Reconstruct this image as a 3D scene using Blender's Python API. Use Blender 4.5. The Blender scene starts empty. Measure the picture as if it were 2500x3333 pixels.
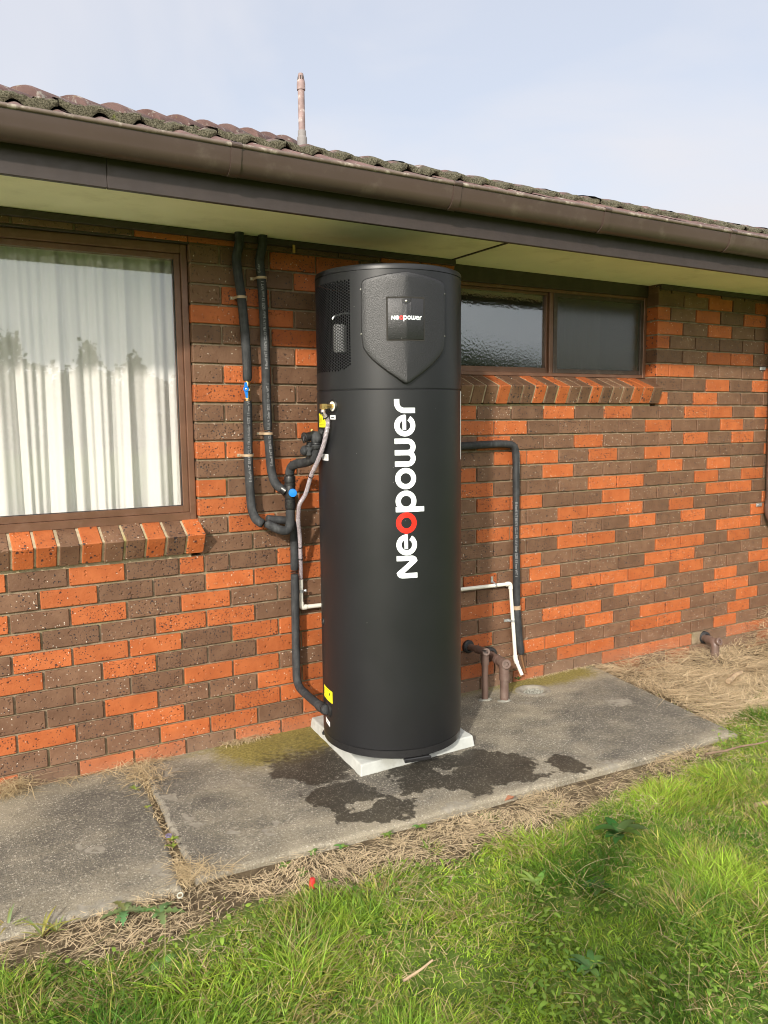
import bpy, bmesh, math, random
import numpy as np
from mathutils import Vector, Matrix, noise as mnoise
random.seed(7)
RNG = np.random.default_rng(11)
SC = bpy.context.scene
COL = SC.collection
PI = math.pi
R_ = math.radians

# ------------------------------------------------------------------ camera
CAM_LOC = Vector((-2.66070895, -3.60967956, 1.56185632))
def cam_axes(yaw=-0.519311779, pitch=-0.117537094, roll=-0.0104733918):
    rz = Matrix.Rotation(yaw, 3, 'Z')
    fw = rz @ Vector((0, math.cos(pitch), math.sin(pitch)))
    rt = rz @ Vector((1, 0, 0)); up = rt.cross(fw)
    r2 = math.cos(roll) * rt + math.sin(roll) * up
    u2 = -math.sin(roll) * rt + math.cos(roll) * up
    return r2, u2, fw
RT, UPV, FWD = cam_axes()
cam_data = bpy.data.cameras.new('camera')
cam = bpy.data.objects.new('camera', cam_data); COL.objects.link(cam)
cam.matrix_world = Matrix(((RT.x, UPV.x, -FWD.x, CAM_LOC.x), (RT.y, UPV.y, -FWD.y, CAM_LOC.y),
                           (RT.z, UPV.z, -FWD.z, CAM_LOC.z), (0, 0, 0, 1)))
cam_data.sensor_fit = 'VERTICAL'; cam_data.sensor_height = 32.0
cam_data.lens = 2609.5 / 3333 * 32.0
cam_data.clip_start = 0.02; cam_data.clip_end = 2000
SC.camera = cam

# ------------------------------------------------------------------ light
SUN_DIR = Vector((-1.05, -1.0, 0.66)).normalized()          # towards the sun
SUN_EL = math.asin(SUN_DIR.z); SUN_ROT = math.atan2(SUN_DIR.x, SUN_DIR.y)
SKY_STRENGTH = 0.12
sun_d = bpy.data.lights.new('sun', 'SUN'); sun_d.energy = 2.9; sun_d.angle = R_(2.4); sun_d.color = (1.0, 0.93, 0.82)
sun = bpy.data.objects.new('sun', sun_d); COL.objects.link(sun)
sun.rotation_euler = (-SUN_DIR).to_track_quat('-Z', 'Y').to_euler()
world = bpy.data.worlds.new('World'); SC.world = world; world.use_nodes = True
def build_world():
    nt = world.node_tree; nt.nodes.clear(); L = nt.links.new
    def n(t, **k):
        o = nt.nodes.new(t)
        for a, b in k.items(): setattr(o, a, b)
        return o
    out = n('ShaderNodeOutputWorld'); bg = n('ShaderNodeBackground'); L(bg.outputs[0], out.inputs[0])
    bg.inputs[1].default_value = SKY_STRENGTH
    sky = n('ShaderNodeTexSky', sky_type='NISHITA', sun_disc=False)
    sky.sun_elevation = SUN_EL; sky.sun_rotation = SUN_ROT; sky.air_density = 1.0; sky.dust_density = 2.0; sky.ozone_density = 1.0
    tc = n('ShaderNodeTexCoord')
    sep = n('ShaderNodeSeparateXYZ'); L(tc.outputs['Generated'], sep.inputs[0])
    add = n('ShaderNodeMath', operation='ADD'); L(sep.outputs[2], add.inputs[0]); add.inputs[1].default_value = 0.28
    mx = n('ShaderNodeMath', operation='MAXIMUM'); L(add.outputs[0], mx.inputs[0]); mx.inputs[1].default_value = 0.1
    dx = n('ShaderNodeMath', operation='DIVIDE'); L(sep.outputs[0], dx.inputs[0]); L(mx.outputs[0], dx.inputs[1])
    dy = n('ShaderNodeMath', operation='DIVIDE'); L(sep.outputs[1], dy.inputs[0]); L(mx.outputs[0], dy.inputs[1])
    cx = n('ShaderNodeCombineXYZ'); L(dx.outputs[0], cx.inputs[0]); L(dy.outputs[0], cx.inputs[1])
    no = n('ShaderNodeTexNoise'); L(cx.outputs[0], no.inputs['Vector'])
    no.inputs['Scale'].default_value = 1.35; no.inputs['Detail'].default_value = 5; no.inputs['Roughness'].default_value = 0.5
    no.inputs['Distortion'].default_value = 0.6
    rp = n('ShaderNodeValToRGB'); L(no.outputs[0], rp.inputs[0])
    rp.color_ramp.elements[0].position = 0.38; rp.color_ramp.elements[0].color = (0.66, 0.66, 0.66, 1)
    rp.color_ramp.elements[1].position = 0.62; rp.color_ramp.elements[1].color = (1, 1, 1, 1)
    mix = n('ShaderNodeMix', data_type='RGBA'); L(rp.outputs[0], mix.inputs['Factor'])
    L(sky.outputs[0], mix.inputs[6]); 
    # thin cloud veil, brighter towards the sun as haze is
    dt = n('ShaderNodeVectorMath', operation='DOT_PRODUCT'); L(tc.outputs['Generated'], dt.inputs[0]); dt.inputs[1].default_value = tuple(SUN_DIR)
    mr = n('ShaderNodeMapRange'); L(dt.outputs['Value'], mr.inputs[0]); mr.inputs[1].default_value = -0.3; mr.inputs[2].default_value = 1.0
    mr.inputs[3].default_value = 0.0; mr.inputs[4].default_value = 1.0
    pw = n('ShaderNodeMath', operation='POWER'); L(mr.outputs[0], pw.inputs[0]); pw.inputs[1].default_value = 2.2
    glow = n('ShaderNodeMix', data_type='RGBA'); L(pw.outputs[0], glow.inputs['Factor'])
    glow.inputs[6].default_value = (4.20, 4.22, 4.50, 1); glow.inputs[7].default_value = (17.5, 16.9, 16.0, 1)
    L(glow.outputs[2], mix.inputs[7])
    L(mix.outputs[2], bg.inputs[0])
build_world()
SC.view_settings.view_transform = 'Standard'; SC.view_settings.look = 'None'
SC.view_settings.gamma = 1.0; SC.view_settings.use_curve_mapping = False
SC.view_settings.exposure = 0.72
SC.cycles.use_denoising = True; SC.cycles.filter_width = 1.05
SC.cycles.max_bounces = 10; SC.cycles.transparent_max_bounces = 16
SC.cycles.sample_clamp_indirect = 6.0

# ------------------------------------------------------------------ node helper
class NT:
    def __init__(s, name):
        s.m = bpy.data.materials.new(name); s.m.use_nodes = True
        s.t = s.m.node_tree; s.t.nodes.clear()
        s.out = s.t.nodes.new('ShaderNodeOutputMaterial')
    def n(s, t, ins=None, **k):
        o = s.t.nodes.new(t)
        for a, b in k.items(): setattr(o, a, b)
        for a, b in (ins or {}).items(): s.set(o.inputs[a], b)
        return o
    def set(s, sock, v):
        if hasattr(v, 'is_output'): s.t.links.new(v, sock)
        elif hasattr(v, 'outputs'): s.t.links.new(v.outputs[0], sock)
        else: sock.default_value = v
    def math(s, op, a, b=None, c=None, clamp=False):
        o = s.t.nodes.new('ShaderNodeMath'); o.operation = op; o.use_clamp = clamp
        s.set(o.inputs[0], a)
        if b is not None: s.set(o.inputs[1], b)
        if c is not None: s.set(o.inputs[2], c)
        return o.outputs[0]
    def mix(s, f, a, b, blend='MIX'):
        o = s.t.nodes.new('ShaderNodeMix'); o.data_type = 'RGBA'; o.blend_type = blend
        s.set(o.inputs['Factor'], f); s.set(o.inputs[6], a); s.set(o.inputs[7], b)
        return o.outputs[2]
    def ramp(s, f, *st):
        o = s.t.nodes.new('ShaderNodeMapRange'); o.interpolation_type = 'SMOOTHSTEP'
        s.set(o.inputs[0], f); o.inputs[1].default_value = st[0]; o.inputs[2].default_value = st[1]
        o.inputs[3].default_value = st[2] if len(st) > 2 else 0.0; o.inputs[4].default_value = st[3] if len(st) > 3 else 1.0
        return o.outputs[0]
    def noise(s, vec, scale, detail=3, rough=0.5, out=0, dist=0.0):
        o = s.n('ShaderNodeTexNoise', {'Vector': vec, 'Scale': scale, 'Detail': detail, 'Roughness': rough, 'Distortion': dist})
        return o.outputs[out]
    def vor(s, vec, scale, feature='F1', rnd=1.0):
        return s.n('ShaderNodeTexVoronoi', {'Vector': vec, 'Scale': scale, 'Randomness': rnd}, feature=feature)
    def bump(s, h, strength=0.3, dist=0.01, normal=None):
        d = {'Height': h, 'Strength': strength, 'Distance': dist}
        if normal is not None: d['Normal'] = normal
        return s.n('ShaderNodeBump', d).outputs[0]
    def pos(s): return s.n('ShaderNodeNewGeometry').outputs['Position']
    def obj(s): return s.n('ShaderNodeTexCoord').outputs['Object']
    def attr(s, name, out='Fac'):
        o = s.n('ShaderNodeAttribute', attribute_name=name); return o.outputs[out]
    def pbr(s, **k):
        b = s.t.nodes.new('ShaderNodeBsdfPrincipled')
        for a, v in k.items():
            s.set(b.inputs[{'color': 'Base Color', 'rough': 'Roughness', 'metal': 'Metallic', 'normal': 'Normal', 'spec': 'Specular IOR Level',
                            'coat': 'Coat Weight', 'coatr': 'Coat Roughness', 'trans': 'Transmission Weight', 'ior': 'IOR', 'alpha': 'Alpha', 'sheen': 'Sheen Weight'}[a]], v)
        s.t.links.new(b.outputs[0], s.out.inputs[0]); return b
    def shader(s, sh): s.set(s.out.inputs[0], sh)

def c4(r, g, b): return (r, g, b, 1.0)

def brick_mat(name, base, base2, dark_amt):
    t = NT(name); p = t.pos()
    oi = t.n('ShaderNodeObjectInfo').outputs['Random']
    rnd = t.math('FRACT', t.math('ADD', oi, t.attr('rnd')))
    r2 = t.math('FRACT', t.math('MULTIPLY', rnd, 7.31)); r3 = t.math('FRACT', t.math('MULTIPLY', rnd, 13.77))
    wob = t.n('ShaderNodeVectorMath', {0: p, 1: t.n('ShaderNodeVectorMath', {0: t.noise(p, 90, 2, out=1), 3: 0.012}, operation='SCALE').outputs[0]}, operation='ADD').outputs[0]
    col = t.mix(t.ramp(t.noise(p, 14, 4), 0.3, 0.75), base, base2)
    col = t.mix(t.ramp(r2, 0.0, 1.0), t.mix(0.20, col, c4(0, 0, 0)), col)
    col = t.mix(t.math('MULTIPLY', t.ramp(t.noise(p, 5.5, 3, 0.55), 0.45, 0.75), 0.30), col, t.mix(0.55, col, c4(0.03, 0.018, 0.012)))
    # fine sandy grain
    col = t.mix(t.math('MULTIPLY', t.ramp(t.noise(p, 600, 2), 0.45, 0.75), 0.22), col, t.mix(0.5, col, c4(0.02, 0.012, 0.01)))
    # iron spots, density differs brick to brick and clusters
    v = t.vor(wob, 62); cr = t.n('ShaderNodeSeparateColor', {0: v.outputs['Color']}).outputs
    clus = t.ramp(t.noise(p, 16, 2), 0.42, 0.68)
    dens = t.math('ADD', t.math('MULTIPLY', t.math('POWER', r3, 1.5), 0.62), t.math('MULTIPLY', clus, 0.30))
    dens = t.math('MULTIPLY', dens, dark_amt)
    on = t.math('LESS_THAN', cr[0], dens)
    size = t.math('MULTIPLY_ADD', t.math('POWER', cr[1], 2.0), 0.30, 0.15)
    spot = t.math('MULTIPLY', on, t.math('LESS_THAN', v.outputs['Distance'], size))
    v3 = t.vor(wob, 150); c3 = t.n('ShaderNodeSeparateColor', {0: v3.outputs['Color']}).outputs
    spot2 = t.math('MULTIPLY', t.math('LESS_THAN', c3[0], t.math('MULTIPLY', dens, 0.55)), t.math('LESS_THAN', v3.outputs['Distance'], 0.3))
    spot = t.math('MAXIMUM', spot, spot2)
    col = t.mix(t.math('MULTIPLY', spot, 0.88), col, c4(0.022, 0.020, 0.026))
    # white grit
    v2 = t.vor(wob, 105); c2 = t.n('ShaderNodeSeparateColor', {0: v2.outputs['Color']}).outputs
    wd = t.math('MULTIPLY_ADD', t.math('POWER', r2, 1.8), 0.20, 0.015)
    wh = t.math('MULTIPLY', t.math('LESS_THAN', c2[0], wd), t.math('LESS_THAN', v2.outputs['Distance'], t.math('MULTIPLY_ADD', c2[1], 0.18, 0.13)))
    col = t.mix(t.math('MULTIPLY', wh, 0.85), col, c4(0.62, 0.55, 0.46))
    # dents and drag marks
    vd = t.vor(wob, 48); cd = t.n('ShaderNodeSeparateColor', {0: vd.outputs['Color']}).outputs
    dent = t.math('MULTIPLY', t.math('LESS_THAN', cd[0], 0.35), t.ramp(vd.outputs['Distance'], 0.12, 0.30, 1.0, 0.0))
    h = t.math('SUBTRACT', t.math('MULTIPLY', t.noise(p, 60, 4, 0.6), 0.35), t.math('MULTIPLY', dent, 0.55))
    h = t.math('SUBTRACT', h, t.math('MULTIPLY', spot, 0.35))
    nb = t.bump(h, 1.0, 0.006)
    # dried splash of mortar / dirt low on the wall
    z = t.n('ShaderNodeSeparateXYZ', {0: p}).outputs[2]
    dirt = t.math('MULTIPLY', t.ramp(t.math('ADD', z, t.math('MULTIPLY', t.noise(p, 9, 4), 0.12)), 0.05, 0.20, 1.0, 0.0), 0.30)
    col = t.mix(dirt, col, c4(0.24, 0.18, 0.13))
    t.pbr(color=col, rough=t.math('MULTIPLY_ADD', spot, -0.2, 0.62), normal=nb, spec=0.35)
    return t.m

def plain(name, base, rough=0.5, var=0.12, scale=20, metal=0.0, bump=0.0, bscale=80, spec=0.5, dirt=None, dirt_amt=0.0, dirt_scale=6):
    t = NT(name); p = t.pos()
    f = t.ramp(t.noise(p, scale, 4), 0.3, 0.7)
    dk = c4(base[0] * (1 - var), base[1] * (1 - var), base[2] * (1 - var)); lt = c4(min(1, base[0] * (1 + var)), min(1, base[1] * (1 + var)), min(1, base[2] * (1 + var)))
    col = t.mix(f, dk, lt)
    if dirt: col = t.mix(t.math('MULTIPLY', t.ramp(t.noise(p, dirt_scale, 5, 0.65), 0.52, 0.72), dirt_amt), col, c4(*dirt))
    k = dict(color=col, rough=t.ramp(t.noise(p, scale * 2.3, 3), 0.2, 0.8, max(0.02, rough - 0.07), min(1, rough + 0.07)), metal=metal, spec=spec)
    if bump: k['normal'] = t.bump(t.noise(p, bscale, 3), bump, 0.003)
    t.pbr(**k); return t.m

M = {}
M['orange'] = brick_mat('orange_brick', c4(0.41, 0.104, 0.028), c4(0.48, 0.135, 0.040), 1.15)
M['brown'] = brick_mat('brown_brick', c4(0.150, 0.076, 0.043), c4(0.195, 0.106, 0.062), 1.0)
def mortar():
    t = NT('mortar'); p = t.pos()
    col = t.mix(t.ramp(t.noise(p, 30, 4), 0.3, 0.7), c4(0.185, 0.140, 0.092), c4(0.29, 0.225, 0.155))
    z = t.n('ShaderNodeSeparateXYZ', {0: p}).outputs[2]
    col = t.mix(t.math('MULTIPLY', t.ramp(t.noise(p, 5, 3), 0.5, 0.7), 0.4), col, c4(0.21, 0.20, 0.09))
    t.pbr(color=col, rough=0.95, spec=0.1, normal=t.bump(t.noise(p, 260, 3), 0.7, 0.004)); return t.m
M['mortar'] = mortar()
M['sill_mortar'] = plain('sill_mortar', (0.37, 0.30, 0.20), 0.95, 0.2, 30, bump=0.6, bscale=260, spec=0.1, dirt=(0.33, 0.28, 0.08), dirt_amt=0.6, dirt_scale=4)
M['gutter'] = plain('brown_gutter_paint', (0.068, 0.045, 0.038), 0.36, 0.06, 3, dirt=(0.17, 0.14, 0.11), dirt_amt=0.25, dirt_scale=11)
M['gutter_lip'] = plain('scuffed_gutter_lip', (0.135, 0.10, 0.08), 0.4, 0.15, 20, dirt=(0.45, 0.40, 0.33), dirt_amt=0.75, dirt_scale=22)
M['fascia'] = plain('brown_fascia_paint', (0.037, 0.0265, 0.0235), 0.5, 0.08, 12, bump=0.25, bscale=45)
M['trim'] = plain('dark_brown_timber', (0.040, 0.027, 0.020), 0.55, 0.15, 15, bump=0.2, bscale=60)
M['soffit'] = plain('cream_soffit_paint', (0.90, 0.86, 0.64), 0.75, 0.03, 5, spec=0.2, dirt=(0.38, 0.34, 0.18), dirt_amt=0.2, dirt_scale=4)
M['alu'] = plain('bronze_aluminium', (0.155, 0.078, 0.048), 0.36, 0.1, 10, metal=0.25, dirt=(0.23, 0.14, 0.10), dirt_amt=0.35, dirt_scale=18)
M['alu_dark'] = plain('dark_bronze_aluminium', (0.060, 0.042, 0.032), 0.4, 0.15, 12, metal=0.2, dirt=(0.2, 0.17, 0.13), dirt_amt=0.3, dirt_scale=25)
M['room'] = plain('room_plaster', (0.55, 0.54, 0.50), 0.9)
M['room_dark'] = plain('dim_room_plaster', (0.055, 0.056, 0.046), 0.9)  # plaster darkened in its colour to make this room look unlit
M['void'] = plain('gap_shade', (0.02, 0.018, 0.015), 0.9)  # near-black painted as shade in the roof space, door groove and vent slots
M['plastic_white'] = plain('white_pvc', (0.74, 0.72, 0.64), 0.35, 0.03, 10, dirt=(0.5, 0.46, 0.36), dirt_amt=0.15)
M['brown_pvc'] = plain('brown_pvc', (0.125, 0.080, 0.064), 0.45, 0.12, 9, dirt=(0.26, 0.21, 0.17), dirt_amt=0.3, dirt_scale=14)
M['rubber'] = plain('black_rubber', (0.014, 0.014, 0.015), 0.55, 0.2, 40)
M['brass'] = plain('brass', (0.62, 0.43, 0.16), 0.32, 0.12, 60, metal=0.9)
M['copper'] = plain('copper', (0.58, 0.33, 0.18), 0.34, 0.1, 60, metal=0.85)
M['blue'] = plain('blue_plastic', (0.008, 0.19, 0.66), 0.35, 0.05, 30)
M['clip'] = plain('beige_clip', (0.40, 0.285, 0.185), 0.55, 0.08, 30)
M['galv'] = plain('galvanised_steel', (0.52, 0.54, 0.55), 0.4, 0.18, 70, metal=0.75)
M['screw'] = plain('screw_steel', (0.55, 0.53, 0.50), 0.35, 0.1, 60, metal=0.8)
M['yellow'] = plain('yellow_label', (0.86, 0.80, 0.02), 0.5, 0.02)
M['white'] = plain('white_label', (0.80, 0.81, 0.82), 0.45, 0.02)
M['print'] = plain('black_print', (0.03, 0.03, 0.02), 0.5, 0.02)
M['red'] = plain('red_letter', (0.80, 0.018, 0.008), 0.4, 0.03)
M['letter'] = plain('white_letter', (0.80, 0.86, 0.87), 0.42, 0.02)
M['text'] = plain('grey_pipe_print', (0.27, 0.27, 0.28), 0.6, 0.1, 200)
M['pad'] = plain('pale_concrete_pad', (0.45, 0.465, 0.44), 0.8, 0.08, 14, bump=0.3, bscale=120, spec=0.25, dirt=(0.30, 0.30, 0.26), dirt_amt=0.5, dirt_scale=9)
M['capacitor'] = plain('light_grey_casing', (0.26, 0.265, 0.27), 0.5, 0.1)
M['innards'] = plain('dark_grey_innards', (0.03, 0.031, 0.034), 0.5, 0.15)
def tank_mat(name, base, rough, bump, bscale, spec=0.5):
    t = NT(name); p = t.pos()
    col = t.mix(t.ramp(t.noise(p, 4, 3), 0.3, 0.7), c4(*[b * 0.92 for b in base]), c4(*[b * 1.08 for b in base]))
    v = t.vor(p, 42); cc = t.n('ShaderNodeSeparateColor', {0: v.outputs['Color']}).outputs
    speck = t.math('MULTIPLY', t.math('LESS_THAN', cc[0], 0.05), t.math('LESS_THAN', v.outputs['Distance'], 0.055))
    col = t.mix(t.math('MULTIPLY', speck, 0.6), col, c4(0.5, 0.5, 0.48))
    k = dict(color=col, rough=t.ramp(t.noise(p, 9, 4), 0.25, 0.75, rough - 0.015, rough + 0.02), spec=spec)
    k['normal'] = t.bump(t.noise(p, bscale, 2, 0.6), bump, 0.002)
    t.pbr(**k); return t.m
M['tank'] = tank_mat('satin_black_steel', (0.0115, 0.0120, 0.0135), 0.38, 0.09, 500, 0.40)
M['tank_tex'] = tank_mat('grained_black_plastic', (0.013, 0.013, 0.0145), 0.36, 0.65, 300, 0.5)
M['black'] = plain('black_plastic', (0.016, 0.016, 0.017), 0.33, 0.1, 60)
def foam():
    t = NT('black_foam_lagging'); p = t.pos()
    f = t.ramp(t.noise(p, 22, 5, 0.65), 0.38, 0.70)
    sm = t.n('ShaderNodeMapping', {'Vector': p}); sm.inputs['Scale'].default_value = (60, 60, 5)
    g = t.ramp(t.noise(sm.outputs[0], 1.0, 4), 0.48, 0.75)
    col = t.mix(t.math('MULTIPLY_ADD', g, 0.5, t.math('MULTIPLY', f, 0.4), clamp=True), c4(0.022, 0.023, 0.025), c4(0.072, 0.075, 0.078))
    t.pbr(color=col, rough=0.72, spec=0.35, normal=t.bump(t.noise(p, 130, 4), 0.35, 0.004)); return t.m
M['foam'] = foam()
def tile(name, mossy):
    t = NT(name); p = t.pos(); oi = t.n('ShaderNodeObjectInfo').outputs['Random']
    rnd = t.math('FRACT', t.math('ADD', oi, t.attr('rnd')))
    col = t.mix(t.ramp(t.noise(p, 8, 4), 0.3, 0.7), c4(0.105, 0.062, 0.057), c4(0.165, 0.100, 0.090))
    col = t.mix(t.math('MULTIPLY', rnd, 0.35), col, c4(0.10, 0.085, 0.082))
    li = t.ramp(t.noise(p, 17, 5, 0.7), 0.56, 0.66)
    col = t.mix(t.math('MULTIPLY', li, 0.7), col, c4(0.33, 0.315, 0.28))
    ly = t.ramp(t.noise(p, 11, 5, 0.7, dist=1.0), 0.62, 0.70)
    col = t.mix(t.math('MULTIPLY', ly, 0.6), col, c4(0.30, 0.24, 0.06))
    ms = t.math('MULTIPLY', t.ramp(t.math('ADD', t.attr('moss'), t.math('MULTIPLY', t.math('SUBTRACT', t.noise(p, 60, 4), 0.5), 0.9)), 0.35, 0.65), mossy)
    mc = t.mix(t.ramp(t.noise(p, 180, 3), 0.35, 0.65), c4(0.050, 0.046, 0.026), c4(0.17, 0.155, 0.105))
    mc = t.mix(t.ramp(t.noise(p, 13, 3), 0.66, 0.74), mc, c4(0.13, 0.15, 0.03))
    col = t.mix(ms, col, mc)
    h = t.math('ADD', t.math('MULTIPLY', t.noise(p, 240, 4, 0.7), t.math('MULTIPLY_ADD', ms, 1.6, 0.3)), 0)
    t.pbr(color=col, rough=0.85, spec=0.25, normal=t.bump(h, 0.9, 0.006)); return t.m
M['tile'] = tile('concrete_roof_tile', 1.0)
def concrete():
    t = NT('weathered_concrete'); p = t.pos()
    wet, moss, bare = t.attr('wet'), t.attr('moss'), t.attr('bare')
    n1 = t.ramp(t.noise(p, 7, 5, 0.6), 0.3, 0.7); tone = t.attr('tone')
    tn = t.ramp(t.math('ADD', tone, t.math('MULTIPLY', t.math('SUBTRACT', t.noise(p, 75, 5, 0.75), 0.5), 1.0)), 0.12, 0.88)
    base = t.mix(tn, t.mix(n1, c4(0.250, 0.218, 0.160), c4(0.32, 0.282, 0.21)), t.mix(n1, c4(0.112, 0.101, 0.083), c4(0.180, 0.162, 0.132)))
    # exposed aggregate: dark pits and pale chips
    v = t.vor(p, 150); cc = t.n('ShaderNodeSeparateColor', {0: v.outputs['Color']}).outputs
    pit = t.ramp(t.noise(p, 170, 4, 0.7), 0.47, 0.60)
    base = t.mix(t.math('MULTIPLY', pit, t.math('MULTIPLY_ADD', tn, 0.42, 0.30)), base, c4(0.040, 0.037, 0.032))
    grit = t.ramp(t.noise(p, 62, 6, 0.8), 0.54, 0.64)
    base = t.mix(t.math('MULTIPLY', grit, 0.62), base, c4(0.42, 0.38, 0.30))
    chip = t.math('MULTIPLY', t.math('LESS_THAN', cc[0], 0.26), t.math('LESS_THAN', v.outputs['Distance'], 0.34))
    v5 = t.vor(p, 80); c5 = t.n('ShaderNodeSeparateColor', {0: v5.outputs['Color']}).outputs
    chip = t.math('MAXIMUM', chip, t.math('MULTIPLY', t.math('LESS_THAN', c5[0], 0.16), t.math('LESS_THAN', v5.outputs['Distance'], 0.27)))
    base = t.mix(t.math('MULTIPLY', chip, t.math('MULTIPLY_ADD', n1, 0.35, 0.45)), base, c4(0.52, 0.48, 0.40))
    # smooth unworn skin
    bp = t.ramp(t.math('ADD', bare, t.math('MULTIPLY', t.math('SUBTRACT', t.noise(p, 36, 6, 0.7), 0.5), 0.9)), 0.40, 0.52)
    skin = t.mix(t.ramp(t.noise(p, 40, 4), 0.3, 0.7), c4(0.215, 0.195, 0.155), c4(0.28, 0.255, 0.21))
    base = t.mix(bp, base, skin)
    # moss
    mp = t.math('MULTIPLY', t.ramp(t.math('ADD', moss, t.math('MULTIPLY', t.math('SUBTRACT', t.noise(p, 35, 5, 0.7), 0.5), 0.9)), 0.12, 0.80), 0.88)
    base = t.mix(mp, base, t.mix(t.ramp(t.noise(p, 90, 3), 0.35, 0.65), c4(0.14, 0.115, 0.018), c4(0.26, 0.21, 0.045)))
    # water marks
    wp = t.ramp(t.math('ADD', wet, t.math('MULTIPLY', t.math('SUBTRACT', t.noise(p, 45, 6, 0.7), 0.5), 0.95)), 0.36, 0.62)
    wetc = t.mix(t.math('MULTIPLY', wp, t.math('MULTIPLY_ADD', t.math('MAXIMUM', chip, grit), -0.22, 0.80)), base, c4(0.014, 0.011, 0.007))
    base = t.mix(1.0, wetc, wetc)
    h = t.math('ADD', t.math('MULTIPLY', t.noise(p, 300, 4, 0.65), 1.0), t.math('MULTIPLY', chip, 0.5))
    h = t.math('MULTIPLY', h, t.math('MULTIPLY_ADD', bp, -0.7, 1.0))
    t.pbr(color=base, rough=t.math('MULTIPLY_ADD', wp, -0.36, 0.93), spec=0.3, normal=t.bump(h, 0.65, 0.004)); return t.m
M['concrete'] = concrete()
def soil():
    t = NT('soil_and_turf'); p = t.pos()
    a = t.attr('grassy')
    s = t.mix(t.ramp(t.noise(p, 25, 5, 0.65), 0.3, 0.7), c4(0.075, 0.056, 0.036), c4(0.19, 0.145, 0.09))
    g = t.mix(t.ramp(t.noise(p, 8, 5, 0.7), 0.3, 0.7), c4(0.09, 0.15, 0.028), c4(0.19, 0.27, 0.055))
    col = t.mix(a, s, g)
    t.pbr(color=col, rough=0.95, spec=0.1, normal=t.bump(t.noise(p, 120, 5, 0.7), 0.8, 0.02)); return t.m
M['soil'] = soil()
def blade(name, tr):
    t = NT(name)
    col = t.attr('col', 'Color')
    d = t.n('ShaderNodeBsdfPrincipled', {'Base Color': col, 'Roughness': 0.5, 'Specular IOR Level': 0.35})
    tl = t.n('ShaderNodeBsdfTranslucent', {'Color': t.mix(1.0, col, c4(1.0, 1.0, 0.55), 'MULTIPLY')})
    t.shader(t.n('ShaderNodeMixShader', {0: tr, 1: d.outputs[0], 2: tl.outputs[0]})); return t.m
M['grass'] = blade('grass_blades', 0.42); M['straw'] = blade('dry_straw', 0.12); M['leaf'] = blade('weed_leaf', 0.25)
def cloth():
    t = NT('white_curtain_cloth'); p = t.pos()
    sm = t.n('ShaderNodeMapping', {'Vector': p}); sm.inputs['Scale'].default_value = (700, 1, 700)
    c = c4(0.85, 0.845, 0.83)
    d = t.n('ShaderNodeBsdfDiffuse', {'Color': c, 'Normal': t.bump(t.noise(sm.outputs[0], 1, 2), 0.15, 0.002)}); tl = t.n('ShaderNodeBsdfTranslucent', {'Color': c})
    t.shader(t.n('ShaderNodeMixShader', {0: 0.2, 1: d.outputs[0], 2: tl.outputs[0]})); return t.m
M['cloth'] = cloth()
def pane(name, refl, rough, tint, bumpk=None, frost=0.0):
    t = NT(name); p = t.pos()
    nrm = None
    if bumpk:
        sm = t.n('ShaderNodeMapping', {'Vector': p}); sm.inputs['Scale'].default_value = bumpk[2]
        nrm = t.bump(t.math('ADD', t.noise(sm.outputs[0], bumpk[0], 2, 0.5), t.math('MULTIPLY', t.vor(sm.outputs[0], bumpk[0] * 1.1, 'SMOOTH_F1').outputs[0], 0.6)), bumpk[1], 0.004)
    g = t.n('ShaderNodeBsdfGlossy', {'Color': c4(0.92, 0.96, 1.0), 'Roughness': rough})
    if nrm is not None: t.set(g.inputs['Normal'], nrm)
    tr = t.n('ShaderNodeBsdfTransparent', {'Color': tint})
    body = tr.outputs[0]
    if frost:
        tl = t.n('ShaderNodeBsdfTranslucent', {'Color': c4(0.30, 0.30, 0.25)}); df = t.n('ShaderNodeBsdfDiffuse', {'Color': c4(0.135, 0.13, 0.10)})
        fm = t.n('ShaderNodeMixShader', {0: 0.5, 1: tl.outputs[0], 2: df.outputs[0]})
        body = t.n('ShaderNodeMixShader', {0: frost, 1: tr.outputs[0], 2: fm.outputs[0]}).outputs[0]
    fc = t.n('ShaderNodeLayerWeight', {'Blend': 0.5}).outputs['Facing']
    f = t.math('MULTIPLY_ADD', t.math('POWER', fc, 4.0), 0.6, refl, clamp=True)
    t.shader(t.n('ShaderNodeMixShader', {0: f, 1: body, 2: g.outputs[0]})); return t.m
M['pane'] = pane('clear_window_glass', 0.075, 0.0, c4(0.99, 0.985, 0.98))
M['pane_obscure'] = pane('rippled_obscure_glass', 0.17, 0.03, c4(0.75, 0.8, 0.75), (85, 0.055, (1, 1, 0.8)), 0.22)
M['pane_frost'] = pane('stippled_obscure_glass', 0.055, 0.12, c4(0.7, 0.72, 0.66), (150, 0.12, (1.3, 1, 0.35)), 0.55)
def hose():
    t = NT('clear_hose'); 
    g = t.n('ShaderNodeBsdfGlossy', {'Color': c4(1, 1, 1), 'Roughness': 0.15}); tr = t.n('ShaderNodeBsdfTransparent', {'Color': c4(0.92, 0.88, 0.90)})
    d = t.n('ShaderNodeBsdfDiffuse', {'Color': c4(0.48, 0.42, 0.46)})
    a = t.n('ShaderNodeMixShader', {0: 0.45, 1: tr.outputs[0], 2: d.outputs[0]})
    t.shader(t.n('ShaderNodeMixShader', {0: 0.14, 1: a.outputs[0], 2: g.outputs[0]})); return t.m
M['hose'] = hose()
M['hose_wire'] = plain('hose_spiral', (0.66, 0.62, 0.66), 0.3, 0.05, metal=0.2)
M['bark'] = plain('dry_wood', (0.34, 0.245, 0.15), 0.85, 0.25, 30, bump=0.5, bscale=90)
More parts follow.
